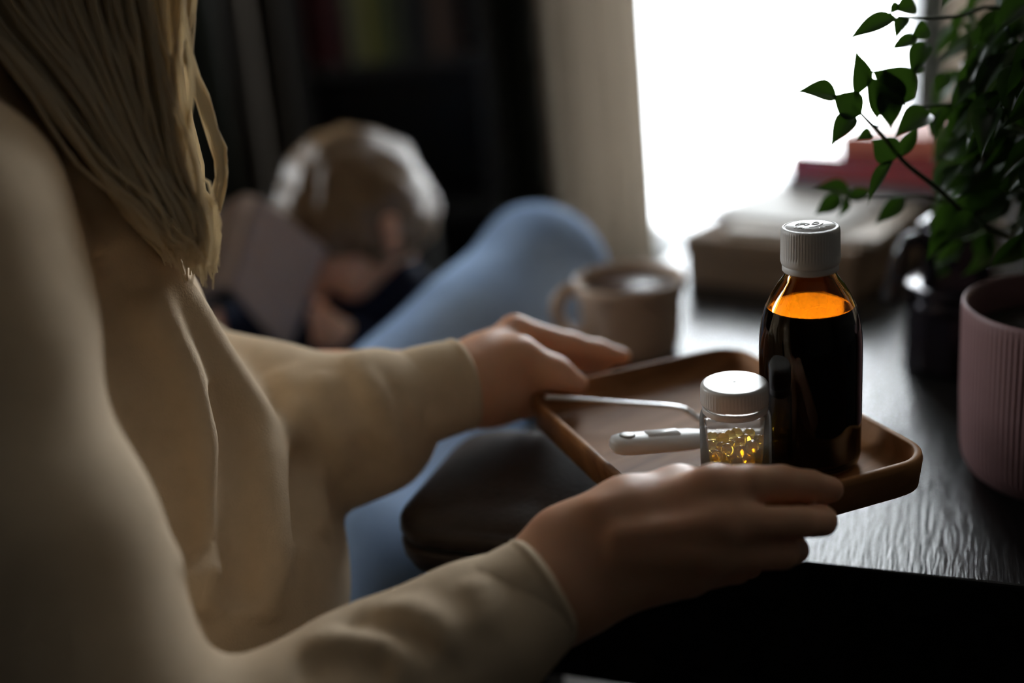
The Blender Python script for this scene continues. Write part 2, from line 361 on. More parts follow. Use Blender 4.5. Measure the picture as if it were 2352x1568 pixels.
# ------------------------------------------------------------------ table
TZ = .51
f1 = onz(1830, 1290, TZ)[:2]; f2 = onz(2352, 1345, TZ)[:2]
TX = nrm(f2-f1); TY = np.array([-TX[1], TX[0]])               # along the front edge, and back
TC = f1+TX*(-.245)                                            # front-left corner
TW, TD = .98, 1.25
M_TABLE = wood('black_stained_oak', (.016, .015, .014), (.008, .0075, .007), .25, TY, scale=10, bumpst=.45, spec=.36, fine=90, bdist=.0011)
tb = empty('side_table', (TC[0], TC[1], 0), 'black stained wooden table carrying the mug, box and potted fig', 'table')
tcn = TC+TX*TW/2+TY*TD/2
mk('tabletop', *box(tcn, TX, TY, TW/2, TD/2, TZ-.03, TZ, .002), M_TABLE, tb, smooth=False)
for i, (c_, a_, b_) in enumerate(((TC+TX*TW/2+TY*.03, TX, TY), (TC+TX*TW/2+TY*(TD-.03), TX, TY), (TC+TX*.03+TY*TD/2, TY, TX), (TC+TX*(TW-.03)+TY*TD/2, TY, TX))):
    mk('apron', *box(c_, a_, b_, (TW if i < 2 else TD)/2-.055, .011, TZ-.13, TZ-.03, .002), M_TABLE, tb, smooth=False)
for a, b in ((.035, .035), (TW-.035, .035), (.035, TD-.035), (TW-.035, TD-.035)):
    mk('leg', *box(TC+TX*a+TY*b, TX, TY, .024, .024, 0, TZ-.03, .003), M_TABLE, tb, smooth=False)

# ------------------------------------------------------------------ walnut tray
TR = .596; TB = .5725                                          # rim and underside heights
tcen = np.array([.1225, .6725]); TS = nrm([.947, .322]); TL = np.array([-TS[1], TS[0]])
M_TRAY = wood('walnut', (.48, .23, .095), (.19, .085, .035), .5, TS*.8+TL*.2, scale=7, bumpst=.2, spec=.08, fine=60)
def tray_ring(hx, hy, r, z): return [(tcen[0]+TS[0]*a+TL[0]*b, tcen[1]+TS[1]*a+TL[1]*b, z) for a, b in rrect(hx, hy, r, 10)]
HX, HY = .0875, .1145
rings = [tray_ring(HX-.006, HY-.006, .020, TB), tray_ring(HX-.002, HY-.002, .023, TB+.003), tray_ring(HX, HY, .025, TR-.004), tray_ring(HX-.0006, HY-.0006, .0245, TR-.0008), tray_ring(HX-.0016, HY-.0016, .0235, TR),
         tray_ring(HX-.0045, HY-.0045, .0205, TR), tray_ring(HX-.0055, HY-.0055, .0195, TR-.0008), tray_ring(HX-.0075, HY-.0075, .018, TR-.009), tray_ring(HX-.011, HY-.011, .015, TR-.0138), tray_ring(HX-.016, HY-.016, .011, TR-.015)]
TF = TR-.015
o = mk('serving_tray', *loft(rings), M_TRAY, loc=(tcen[0], tcen[1], TB))
tag(o, 'small walnut tray with rounded corners held in two hands', 'tray')

# ------------------------------------------------------------------ syrup bottle
B0 = np.array([.176, .630, TF])
bot = empty('syrup_bottle', B0, 'amber glass bottle of dark syrup with white screw cap on the tray', 'bottle')
M_AMBER = mat('amber_glass', (.86, .40, .045), .02, trans=1, ior=1.5)
outer = [(.0, .0), (.022, 0), (.0265, .0012), (.029, .0045), (.0299, .009), (.03, .03), (.03, .06), (.0299, .078), (.0294, .085), (.0281, .0935), (.0258, .1015), (.0226, .1085), (.0190, .1145), (.0160, .1185), (.0142, .1215), (.0136, .125), (.0136, .140)]
inner = [(.0120, .140), (.0120, .125), (.0126, .121), (.0146, .1175), (.0176, .1130), (.0212, .107), (.0244, .1), (.0266, .0925), (.0277, .085), (.0282, .077), (.0283, .06), (.0283, .012), (.0275, .0065), (.024, .004), (.0, .004)]
mk('glass', *lathe([(max(r, .0001), z) for r, z in outer+inner], B0, 72), M_AMBER, bot)
M_SYRUP = mat('dark_syrup', (.010, .0035, .001),   .06, spec=.2, ior=1.4)
liq = [(.0001, .0042), (.0238, .0042), (.0273, .0066), (.02845, .012), (.02845, .06), (.02835, .077), (.0279, .085), (.0267, .0925), (.0241, .1012), (.0236, .1009), (.0225, .1008), (.0001, .1008)]
M_SYRUPB = mat('syrup_in_glass', (.004, .0012, .0006), .5, spec=.02)
lq = mk('syrup', *lathe(liq, B0, 72), M_SYRUPB, bot); lq.data.materials.append(M_SYRUP)
for p_ in lq.data.polygons:
    if p_.normal.z > .8: p_.material_index = 1
M_WPL = mat('white_plastic', (.86, .84, .81), .32, spec=.5)
M_WPLS = mat('white_cap_plastic', (.88, .86, .83), .38, spec=.5)
capp = [(.0001, .1268), (.0158, .1268), (.0164, .1272), (.01695, .1290), (.01700, .1315), (.0169, .1335), (.01665, .1460), (.0164, .1478), (.0158, .1487), (.0147, .1490), (.0146, .14865), (.0139, .14865), (.0138, .1490), (.0001, .1490)]
NS = 240
cpo = mk('screw_cap', *lathe(capp, B0, NS, rib=lambda i, s: 1.0-(.02 if (i in (5, 6) and (s % 4) < 2) else 0)), M_WPLS, bot)
tag(cpo, 'white ribbed screw cap')
ring = [(.0139, .1228), (.0154, .1228), (.0160, .1236), (.0160, .1262), (.0156, .1268), (.0139, .1268)]
mk('tamper_ring', *lathe(ring+ring[:1], B0, 72, cap=(False, False)), M_WPLS, bot)
for k in range(9):                                             # small bridges between ring and cap
    a = 2*math.pi*(k+.3)/9; p = B0+np.array([.0160*math.cos(a), .0160*math.sin(a), 0])
# raised child-proof marking on the cap
def cap_pt(u, v): q = B0[:2]+u*R0[:2]+v*np.array([0, 1]); return (q[0], q[1], B0[2]+.1491)
emb = []
for pth in ([(-.0075, .004), (-.005, .0075), (-.0015, .0070), (.0005, .0035), (-.003, .0015)], [(.0015, .0025), (.0040, .0065), (.0065, .0055), (.0050, .0025), (.0020, .0022)],
            [(-.0015, -.0035), (.0025, -.0025), (.0065, .0005), (.0082, .0035)], [(-.0100, -.0025), (-.0085, -.0015)], [(-.0085, -.0040), (-.0065, -.0030), (-.0050, -.0048), (-.0068, -.0062)], [(-.0045, -.0068), (-.0022, -.0066), (-.0018, -.0080)],
            [(.0030, -.0082), (.0034, -.0064), (.0052, -.0062), (.0060, -.0076)], [(.0065, -.0060), (.0075, -.0045), (.0092, -.0052), (.0098, -.0040)], [(-.0070, .0045), (-.0045, .0062), (-.0020, .0050)], [(-.006, .0036), (-.004, .005), (-.002, .0038)]):
    emb.append(tube([cap_pt(*q) for q in spline([(a, b) for a, b in pth], 9)], .00034, 6))
mk('raised_mark', *merge(emb), mat('embossed_plastic', (.60, .585, .56), .4), cpo)

# ------------------------------------------------------------------ pill jar and capsules
J0 = onz(1692, 1112, TF)
jar = empty('pill_jar', J0, 'clear plastic jar with white ribbed lid, half full of gold capsules', 'jar')
M_CLEAR = thin_glass('clear_plastic', (.98, .97, .96), .06, 1.16)
_nt = M_CLEAR.node_tree; _out = _nt.nodes['Material Output']; _src = _out.inputs[0].links[0].from_socket
_d = _nt.nodes.new('ShaderNodeBsdfDiffuse'); _d.inputs[0].default_value = (.8, .78, .75, 1); _t = _nt.nodes.new('ShaderNodeBsdfTranslucent'); _t.inputs[0].default_value = (.8, .78, .75, 1)
_a = _nt.nodes.new('ShaderNodeMixShader'); _nt.links.new(_d.outputs[0], _a.inputs[1]); _nt.links.new(_t.outputs[0], _a.inputs[2])
_m = _nt.nodes.new('ShaderNodeMixShader'); _m.inputs[0].default_value = .09; _nt.links.new(_src, _m.inputs[1]); _nt.links.new(_a.outputs[0], _m.inputs[2]); _nt.links.new(_m.outputs[0], _out.inputs[0])
jo = [(.0001, .0), (.0185, 0), (.0200, .0010), (.0207, .003), (.0208, .010), (.0208, .040), (.0206, .0445), (.0200, .0470), (.0188, .0485), (.0180, .0490), (.0180, .0560)]
ji = [(.0168, .056), (.0168, .0485), (.0185, .0465), (.0193, .044), (.01955, .040), (.01955, .004), (.0185, .0022), (.0001, .0018)]
mk('jar_body', *lathe(jo+ji, J0, 72), M_CLEAR, jar)
jl = [(.0001, .0535), (.0188, .0535), (.0195, .0540), (.0197, .0550), (.01965, .0625), (.0194, .0645), (.0188, .0655), (.0181, .0659), (.0176, .0660), (.0168, .0660), (.0016, .0660), (.0008, .0660), (.0004, .06585)]
tag(mk('lid', *lathe(jl, J0, 240, rib=lambda i, s: 1.0-(.009 if (i in (3, 4) and (s % 4) < 2) else 0)), M_WPL, jar), 'white ribbed lid')
rg_ = [(.0176, .0478), (.0189, .0486), (.0190, .0516), (.0186, .0522), (.0176, .0522)]
mk('seal_ring', *lathe(rg_+rg_[:1], J0, 72, cap=(False, False)), M_WPL, jar)
# settle softgels in the jar
NC = 82; rr = .0037; RS = np.random.default_rng(7)
r_0 = .0155*np.sqrt(RS.uniform(0, 1, NC)); a_0 = RS.uniform(0, 6.28, NC)
P = np.column_stack([r_0*np.cos(a_0), r_0*np.sin(a_0), np.linspace(.006, .09, NC)])
for it in range(900):
    P[:, 2] -= .00025 if it < 800 else 0
    for _ in range(5):
        D = P[:, None]-P[None]; L = np.linalg.norm(D, axis=2)+np.eye(NC); ov = np.maximum(2*rr-L, 0)*(1-np.eye(NC))
        P += (D/L[..., None]*ov[..., None]*.3).sum(1)
        rad = np.hypot(P[:, 0], P[:, 1]); mx = .0193-rr; s = np.where(rad > mx, mx/np.maximum(rad, 1e-9), 1); P[:, :2] *= s[:, None]
        P[:, 2] = np.maximum(P[:, 2], .0022+rr)
M_GEL = mat('gold_softgel', (1.0, .80, .24), .04, trans=.97, ior=1.36)
_nt = M_GEL.node_tree; _t = _nt.nodes.new('ShaderNodeBsdfTranslucent'); _t.inputs[0].default_value = (.95, .62, .08, 1)
_m = _nt.nodes.new('ShaderNodeMixShader'); _m.inputs[0].default_value = .07; _nt.links.new(_nt.nodes['Principled BSDF'].outputs[0], _m.inputs[1]); _nt.links.new(_t.outputs[0], _m.inputs[2]); _nt.links.new(_m.outputs[0], _nt.nodes['Material Output'].inputs[0])
bm = bmesh.new(); bmesh.ops.create_icosphere(bm, subdivisions=3, radius=1)
for v in bm.verts: v.co.x *= .0041; v.co.y *= .0036; v.co.z *= .0036
for f in bm.faces: f.smooth = True
gm = bpy.data.meshes.new('softgel_capsule'); bm.to_mesh(gm); bm.free(); gm.materials.append(M_GEL)
for p in P:
    c = bpy.data.objects.new('softgel_capsule', gm); COL.objects.link(c); c.location = J0+p
    c.rotation_euler = RNG.uniform(-1.2, 1.2, 3)
    tag(c, 'small oval golden softgel heaped inside the clear pill jar', 'capsule', 'gold capsules in the pill jar')

# ------------------------------------------------------------------ thermometer
M_TH = mat('white_thermometer_plastic', (.88, .88, .87), .36, spec=.45)
t0 = onz(1403, 1022, TR+.007); tdir = onz(1605, 984, TR+.0055)-t0; tL = .128; td = nrm(tdir); t1 = t0+td*tL; t1[2] = TF+.004
td = nrm(t1-t0); tside = nrm(np.cross(td, (0, 0, 1))); tup = np.cross(tside, td)
rings = []
for u, w, h in ((0, .002, .002), (.001, .0052, .0036), (.003, .0076, .0050), (.007, .0090, .0058), (.016, .0096, .0060), (.040, .0094, .0060), (.054, .0088, .0057), (.062, .0070, .0050), (.069, .0056, .0044), (.080, .0048, .0040), (.094, .0036, .0034), (.108, .0026, .0026), (.110, .0019, .0019), (.1255, .0018, .0018), (.128, .0008, .0008)):
    c = t0+td*u
    rings.append([c+tside*w*np.sign(math.cos(a))*abs(math.cos(a))**.8+tup*h*np.sign(math.sin(a))*abs(math.sin(a))**.8 for a in np.linspace(0, 2*math.pi, 28, endpoint=False)])
th = empty('thermometer', (t0+t1)/2, 'white digital thermometer propped on the tray rim beside the pill jar', 'thermometer')
mk('thermometer_body', *loft(rings), M_TH, th)
def disc_on(u, rx, ry, h0, h1, name, m):
    c = t0+td*u+tup*.0; n = 28; r1 = [c+td*rx*math.cos(a)+tside*ry*math.sin(a)+tup*h0 for a in np.linspace(0, 2*math.pi, n, endpoint=False)]
    r2 = [c+td*rx*.96*math.cos(a)+tside*ry*.96*math.sin(a)+tup*h1 for a in np.linspace(0, 2*math.pi, n, endpoint=False)]
    r3 = [c+td*rx*.8*math.cos(a)+tside*ry*.8*math.sin(a)+tup*(h1+.0002) for a in np.linspace(0, 2*math.pi, n, endpoint=False)]
    return mk(name, *loft([r1, r2, r3]), m, th)
disc_on(.0105, .0052, .0046, .0045, .00615, 'button_surround', mat('grey_seam', (.35, .36, .34), .4))
disc_on(.0105, .0046, .0040, .0045, .0064, 'button', M_TH)
rr_ = rrect(.011, .0042, .0015, 4)
c_ = t0+td*.034
mk('display', *loft([[c_+td*a+tside*b+tup*.0050 for a, b in rr_], [c_+td*a+tside*b+tup*.00625 for a, b in rr_]]), M_TH, th)

# ------------------------------------------------------------------ spoon
M_STEEL = mat('steel', (.82, .82, .83), .27, metal=1)
s0 = onz(1253, 911, TR+.002); s1 = onz(1555, 934, TR-.001); s2 = onz(1612, 962, TF+.004)
sd = nrm(s1-s0); s3 = s2+nrm((s2-s1)*np.array([1, 1, 0]))*.018; s3[2] = TF+.003
sp = empty('teaspoon', s1, 'steel teaspoon with slim handle lying across the tray rim', 'spoon')
hp = spline([s0, s0+(s1-s0)*.33, s0+(s1-s0)*.68, s1, (s1+s2)/2+np.array([0, 0, .0005]), s2, s3], 60)
tt = np.linspace(0, 1, 60); w = .0026-.0004*np.sin(tt*3.1)+.0010*np.exp(-(tt/.08)**2)
knot = np.where(tt > .56, .0011*np.abs(np.sin((tt-.56)*60)), 0)
mk('handle', *tube(hp, w+knot, 12, flat=(1.0, .62)), M_STEEL, sp)
b3 = nrm(s3-s2); bs = nrm(np.cross(b3, (0, 0, 1))); V = []; NU, NV = 14, 12
for top in (0, 1):
    for i in range(NU+1):
        for j in range(NV+1):
            u = i/NU; v = 2*j/NV-1; hw = .0125*math.sin(math.pi*min(max(u*.94+.05, 0), 1))**.7
            z = -.0045*(1-v*v)*math.sin(math.pi*u)+.0048*u*(1-u)*2+(.0007 if top else 0)+.0020
            V.append(s3+b3*(u*.042-.003)+bs*v*hw+np.array([0, 0, z+.001]))
n1 = (NU+1)*(NV+1); Fs = []
for t in (0, 1):
    for i in range(NU):
        for j in range(NV):
            a = t*n1+i*(NV+1)+j; q = [a, a+1, a+NV+2, a+NV+1]; Fs.append(q if t else q[::-1])
for i in range(NU):
    for j in (0, NV):
        a = i*(NV+1)+j; q = [a, a+NV+1, a+NV+1+n1, a+n1]; Fs.append(q if j else q[::-1])
for j in range(NV):
    for i in (0, NU):
        a = i*(NV+1)+j; q = [a, a+1, a+1+n1, a+n1]; Fs.append(q[::-1] if i else q)
mk('bowl', V, Fs, M_STEEL, sp)

# ------------------------------------------------------------------ things on the table
M0 = onz(1454, 802, TZ)
mug = empty('mug', M0, 'beige ceramic mug with round handle on the black table', 'mug')
M_MUG = mat('beige_ceramic', (.62, .47, .35), .28, noise=20, col2=(.57, .43, .32))
MH = .0745
mp_ = [(.0001, .0), (.040, 0), (.0435, .0015), (.0455, .006), (.0475, .02), (.0490, .05), (.0520, MH-.0135), (.0528, MH-.012), (.0536, MH-.0105), (.0542, MH-.002), (.0534, MH), (.0518, MH), (.0510, MH-.002), (.0475, .05), (.0455, .02), (.041, .008), (.0001, .006)]
mk('mug_body', *lathe(mp_, M0, 64), M_MUG, mug)
ha = onz(1290, 720, TZ)-M0; ha = nrm([-1, -.12, 0])
mk('handle', *tube(spline([M0+ha*.046+np.array([0, 0, .068]), M0+ha*.060+np.array([0, 0, .069]), M0+ha*.071+np.array([0, 0, .058]), M0+ha*.071+np.array([0, 0, .040]), M0+ha*.060+np.array([0, 0, .026]), M0+ha*.045+np.array([0, 0, .022])], 24), .0055, 10, flat=(1.2, .8), up=(.1, -1, .1)), M_MUG, mug)
tag(mk('tea', *lathe([(.0001, .060), (.0474, .060), (.0478, .066), (.0001, .066)], M0, 48), mat('tea', (.05, .02, .008), .35, spec=.2), mug), 'dark tea')

# cardboard box, papers and books
bA = onz(1572, 650, TZ)[:2]; bB = onz(1962, 700, TZ)[:2]; bxx = nrm(bB-bA); byy = np.array([-bxx[1], bxx[0]]); bw_ = np.linalg.norm(bB-bA); BH = .056; bd = .30
bcn = bA+bxx*bw_/2+byy*bd/2
M_CARD = mat('brown_cardboard', (.20, .125, .07), .85, noise=12, col2=(.17, .105, .058), bump=(300, .2, .0008))
cb = empty('cardboard_box', (*bcn, TZ), 'flat brown cardboard box under white papers on the table', 'box')
mk('box_tray', *box(bcn, bxx, byy, bw_/2-.002, bd/2-.002, TZ, TZ+BH-.008, .002), M_CARD, cb, smooth=False)
mk('box_lid', *box(bcn, bxx, byy, bw_/2, bd/2, TZ+BH-.022, TZ+BH, .002), M_CARD, cb, smooth=False)
M_WHITEP = mat('white_paper', (.72, .69, .64), .6, spec=.4, noise=14, col2=(.60, .57, .52))
M_CREAM = mat('cream_magazine', (.64, .55, .44), .55, spec=.4, noise=18, col2=(.40, .33, .26))
zz = TZ+BH
for k, (du, dv, hx, hy, th_, m_, rot, lb) in enumerate(((.02, -.01, .085, .115, .007, M_CREAM, .06, 'cream printed magazine lying on the cardboard box'), (-.008, .015, .08, .11, .006, M_WHITEP, -.1, 'white magazine lying between the cream magazine and the red books'))):
    a_ = bxx*math.cos(rot)+byy*math.sin(rot); b_ = np.array([-a_[1], a_[0]]); cc = bcn+bxx*du+byy*dv
    r_ = empty('magazine', (*cc, zz), lb, 'magazine', 'magazines on the cardboard box')
    mk('pages', *box(cc, a_, b_, hx-.0015, hy-.0015, zz+.0006, zz+th_-.0006, .0008), M_PAPER, r_, smooth=False)
    mk('cover', *merge([box(cc, a_, b_, hx, hy, zz+th_-.0006, zz+th_, 0), box(cc, a_, b_, hx, hy, zz, zz+.0006, 0)]), m_, r_, smooth=False)
    zz += th_
def flat_book(c, a_, hx, hy, z0, th_, mc, lb):
    b_ = np.array([-a_[1], a_[0]]); r_ = empty('book', (*c, z0), lb, 'book', 'books stacked on the cardboard box')
    mk('pages', *box(c, a_, b_, hx-.004, hy-.004, z0+.0028, z0+th_-.0028, .001), M_PAPER, r_, smooth=False)
    mk('cover', *merge([box(c, a_, b_, hx, hy, z0, z0+.0028, .0008), box(c, a_, b_, hx, hy, z0+th_-.0028, z0+th_, .0008), box(c-b_*(hy-.0015), a_, b_, hx, .0015, z0, z0+th_, .0008)]), mc, r_, smooth=False)
M_RED = mat('dark_red_cover', (.20, .012, .018), .2, spec=.8); M_ORG = mat('salmon_cover', (.62, .20, .13), .4); M_GREYB = mat('grey_cover', (.11, .10, .11), .4)
rb = onz(1802, 432, zz)[:2]; ra = nrm(onz(2060, 455, zz)[:2]-rb); rbp = np.array([-ra[1], ra[0]])
flat_book(rb+ra*.097+rbp*.085, ra, .097, .085, zz, .012, M_GREYB, 'grey hardcover book at the bottom of the stack on the box')
flat_book(rb+ra*.100+rbp*.087, ra, .095, .083, zz+.012, .030, M_RED, 'dark red hardcover book with glossy cover, above the grey book')
flat_book(rb+ra*.125+rbp*.10, nrm(ra+rbp*.12), .075, .06, zz+.042, .022, M_ORG, 'salmon red paperback topmost of the stack beside the fig')

# black coffee pot
K0 = onz(2195, 832, TZ)
mo = empty('coffee_pot', K0, 'glossy black stovetop coffee pot with side handle behind the pink pot', 'coffee pot')
M_POT = mat('black_enamel', (.022, .018, .024), .16, metal=.55, spec=.6)
mk('boiler', *lathe([(.0001, 0), (.042, 0), (.0455, .002), (.0465, .006), (.0425, .052), (.0420, .056), (.0001, .056)], K0, 12), M_POT, mo, smooth=False)
mk('collar', *lathe([(.030, .054), (.0425, .0545), (.0445, .0565), (.0445, .062), (.0425, .064), (.0425, .0665), (.0435, .068), (.0435, .073), (.042, .075), (.030, .075)], K0, 48), M_POT, mo)
mk('upper_pot', *lathe([(.0001, .074), (.0335, .074), (.0335, .078), (.0315, .094), (.0340, .120), (.0350, .1235), (.0335, .124), (.0001, .124)], K0, 12), M_POT, mo, smooth=False)
mk('lid', *lathe([(.0350, .1235), (.0357, .125), (.0350, .1275), (.026, .134), (.010, .138), (.0001, .139)], K0, 48, cap=(True, False)), M_POT, mo)
mk('knob', *lathe([(.004, .137), (.0042, .141), (.008, .144), (.0085, .150), (.006, .154), (.0001, .155)], K0, 24), M_BLACKW, mo)
hd_ = nrm([-1, .05, 0])
mk('handle', *tube(spline([K0+hd_*.033+np.array([0, 0, .114]), K0+hd_*.041+np.array([0, 0, .117]), K0+hd_*.049+np.array([0, 0, .110]), K0+hd_*.054+np.array([0, 0, .094]), K0+hd_*.058+np.array([0, 0, .072]), K0+hd_*.060+np.array([0, 0, .060])], 28), np.concatenate([np.full(20, .0062), np.linspace(.0062, .0078, 5), [.0074, .006, .002]]), 12, flat=(1, 1.2), up=(0, 1, 0)), mat('black_bakelite', (.012, .011, .012), .12, spec=.7), mo)

# ------------------------------------------------------------------ potted fig
Q0 = onz(2442, 1085, TZ); PR = .0715
M_MAUVE = mat('mauve_ceramic', (.25, .138, .135), .55, noise=25, col2=(.225, .12, .118))
fig = empty('potted_fig', Q0, 'small weeping fig in a ribbed mauve pot at the table edge', 'plant')
PH = .128
pp = [(.0001, 0), (.052, 0), (.059, .0015), (.064, .006), (.068, .014), (.0695, .024), (.0712, .06), (.0722, PH-.012), (.0722, PH-.004), (.0718, PH-.001), (.0705, PH), (.0690, PH-.001), (.0682, PH-.004), (.0675, .06), (.06, .02), (.0001, .015)]
tag(mk('pot', *lathe(pp, Q0, 560, rib=lambda i, s: 1-(.010*(.5-.5*math.cos(2*math.pi*s/5.0)) if 3 <= i <= 7 else 0)), M_MAUVE, fig), 'mauve vertically ribbed pot')
mk('soil', *lathe([(.0001, .06), (.0672, .06), (.0676, PH-.025), (.05, PH-.021), (.02, PH-.019), (.0001, PH-.018)], Q0, 40), mat('potting_soil', (.02, .014, .01), .95, bump=(120, 1, .004)), fig)
M_BARK = mat('fig_bark', (.06, .05, .032), .8, noise=60, bump=(90, .5, .002)); M_TWIG = mat('green_twig', (.045, .06, .02), .6)
M_LEAF = translucent('fig_leaf', (.011, .024, .007), (.05, .12, .010), .19, .34, .4)
def leaf_mesh(curl, fold, seed):
    n = 12; V = []
    for i in range(n+1):
        t = i/n
        w = .5*math.sin(math.pi*min(1, (t+.01)/.92)**.86)**1.05 if t < .88 else 0
        w = max(w, .045*(1-t)/.2 if t > .8 else .006)
        ang = curl*t; y = math.sin(ang)/curl if curl else t; z = -(1-math.cos(ang))/curl if curl else 0
        for j in (-2, -1, 0, 1, 2):
            x = j/2*w; V.append((x, y, z+fold*abs(x)+.012*math.sin(9*t+seed)*abs(j)/2))
    Fs = [[i*5+j, i*5+j+1, (i+1)*5+j+1, (i+1)*5+j] for i in range(n) for j in range(4)]
    m = bpy.data.meshes.new('leaf'); m.from_pydata(V, [], Fs); m.update(); m.polygons.foreach_set('use_smooth', np.ones(len(Fs), bool)); m.materials.append(M_LEAF); return m
LM = [leaf_mesh(c, f, s) for c, f, s in ((.5, .25, 0), (.9, .35, 1), (1.3, .2, 2), (.2, .45, 3), (1.7, .3, 4))]
LEAVES = 0
def leaf(base, tip, wd, face, k):
    """leaf from base to tip, wd wide, its upper side turned towards `face`"""
    global LEAVES
    base = np.asarray(base); y = np.asarray(tip)-base; L = np.linalg.norm(y); y = y/L; z = np.asarray(face, float); z = nrm(z-(z @ y)*y); x = np.cross(y, z)
    cv = (.5, .9, 1.3, .2, 1.7)[k]; ch = 2*math.sin(cv/2)/cv; al = cv/2            # chord of the curled blade
    y2 = math.cos(al)*y+math.sin(al)*z; z2 = np.cross(x, y2); L = L/ch
    o = bpy.data.objects.new('leaf', LM[k]); COL.objects.link(o); o.parent = fig
    b = base-Q0
    o.matrix_local = Matrix(((x[0]*wd, y2[0]*L, z2[0]*L, b[0]), (x[1]*wd, y2[1]*L, z2[1]*L, b[1]), (x[2]*wd, y2[2]*L, z2[2]*L, b[2]), (0, 0, 0, 1)))
    LEAVES += 1
def branch(pts, r0, r1, m=None, n=16, name='branch'):
    c = spline(pts, n); mk(name, *tube(c, np.linspace(r0, r1, n), 7, up=(.3, .2, .9)), m or M_TWIG, fig); return c
top = Q0+np.array([0, 0, PH-.02])
tr = branch([top, top+np.array([-.008, .004, .06]), top+np.array([.006, .0, .14]), top+np.array([-.004, .01, .23]), top+np.array([.006, .0, .32])], .0062, .0025, M_BARK, 24, 'trunk')
DL = .735
h1 = branch([tr[5], at(2260, 520, .77), at(2150, 430, .745), at(2080, 375, DL), at(2030, 315, .725), at(1980, 264, .72), at(1955, 235, .718)], .0022, .0008, n=26)
h2 = branch([tr[4], at(2240, 500, .80), at(2130, 452, .80), at(2040, 455, .81), at(1935, 455, .815)], .0016, .0006)
h3 = branch([tr[14], at(2300, 20, .76), at(2200, 38, .745), at(2120, 42, .735), at(2062, 38, .725)], .0018, .0006)
h4 = branch([tr[9], at(2260, 240, .78), at(2180, 240, .76), at(2110, 246, .745), at(2080, 255, .735)], .0016, .0006)
h5 = branch([h1[19], at(2020, 290, .722), at(2010, 262, .722)], .0008, .0005, n=6)
hero = [((2058, 40), (1940, 97), 44, .725, 0, (.0, -1, .9)), ((2078, 42), (2055, 95), 30, .728, 1, (-.6, -1, .3)), ((2105, 85), (2040, 118), 30, .735, 0, (.2, -1, .8)), ((2130, 60), (2086, 92), 40, .74, 3, (0, -1, .2)),
        ((1963, 220), (1966, 108), 52, .718, 3, (.35, -1, .1)), ((1920, 222), (1824, 212), 50, .716, 2, (.1, -1, .7)), ((1978, 262), (1906, 216), 64, .714, 0, (.1, -1, .2)), ((1958, 266), (1904, 342), 46, .716, 1, (-.5, -1, .3)),
        ((2098, 226), (1994, 158), 84, .73, 0, (.2, -1, .1)), ((2052, 252), (2028, 150), 66, .727, 0, (-.2, -1, .1)), ((2014, 270), (1988, 160), 56, .722, 3, (.3, -1, 0)), ((2030, 205), (2046, 302), 58, .72, 0, (.1, -1, .1)),
        ((2030, 210), (2082, 246), 48, .724, 1, (.1, -1, .4)), ((2135, 262), (2048, 322), 62, .735, 1, (-.2, -.8, .8)), ((2064, 362), (2112, 286), 32, .735, 0, (-.4, -1, .2)), ((2060, 362), (1998, 318), 62, .73, 0, (.1, -1, -.1)),
        ((2052, 368), (1992, 474), 32, .728, 0, (-.7, -.6, .5)), ((2000, 306), (1963, 324), 26, .722, 1, (.1, -1, .6)), ((1952, 446), (1858, 438), 44, .815, 2, (.05, -.8, .8)), ((1932, 452), (1866, 497), 38, .812, 0, (-.3, -1, .4)),
        ((1938, 452), (1920, 504), 28, .815, 1, (.5, -1, .1)), ((1945, 458), (2008, 436), 30, .815, 0, (0, -1, .6)), ((2078, 456), (2004, 520), 38, .80, 0, (-.2, -1, .5)), ((2100, 10), (2050, 25), 46, .735, 3, (0, -1, .4)), ((2060, 5), (2040, 35), 22, .73, 0, (.4, -1, .3)),
        ((2125, 100), (2090, 190), 46, .74, 1, (-.6, -1, .1)), ((2115, 150), (2080, 178), 22, .742, 1, (.2, -1, .4)), ((2190, 470), (2140, 540), 50, .76, 0, (0, -1, .3)), ((2240, 500), (2150, 565), 56, .75, 1, (-.3, -1, .5)), ((2175, 170), (2150, 215), 34, .74, 0, (-.4, -.8, .6)), ((2250, 90), (2225, 80), 60, .74, 0, (-.6, -.4, .7))]
for b, t, w, dp, k, fc in hero:
    leaf(at(*b, dp), at(*t, dp-.004*(1 if k else 0)), w*dp/FPX*1.08, fc, k)
# the crown: drooping twigs with paired leaves
rn = random.Random(11)
cc0 = at(2300, 230, .80)
tries = 0
while LEAVES < 298 and tries < 600:
    tries += 1
    g = np.array([rn.gauss(0, 1) for _ in range(3)]); g = g/np.linalg.norm(g)*rn.random()**.4
    e = cc0+g*np.array([.075, .12, .165]); v = e-EYE; dep = v @ FW; px = 1176+FPX*(v @ RT)/dep
    if px < 2140 or px > (2450 if LEAVES < 240 else 2700): continue
    if LEAVES >= 240: e = e+np.array([.045, .0, .0])
    s = tr[min(23, max(5, int(np.argmin(np.linalg.norm(tr-(e+np.array([0, 0, .03])), axis=1)))))]
    c = branch([s, (s+e)/2+np.array([0, 0, .022]), e], .0011, .0004, n=8)
    for q in range(4, 8):
        for sd_ in (-1, 1):
            if LEAVES >= 298: break
            dr = nrm(e-s); sdv = np.cross(dr, (0, 0, 1)); dd = nrm(dr*.55+sdv*sd_*rn.uniform(.3, .9)+np.array([0, 0, rn.uniform(-1.2, -.2)]))
            L = rn.uniform(.030, .044); tp = c[q]+dd*L; v = tp-EYE; dep = v @ FW; px = 1176+FPX*(v @ RT)/dep; py = 784-FPX*(v @ UP)/dep
            if px < 2122 or px > (2440 if LEAVES < 240 else 2800) or py > 650: continue
            leaf(c[q], tp, L*rn.uniform(.38, .50), (rn.uniform(-.6, .6), rn.uniform(-1, .3), rn.uniform(.1, 1)), rn.choice((0, 0, 1, 1, 2, 3)))

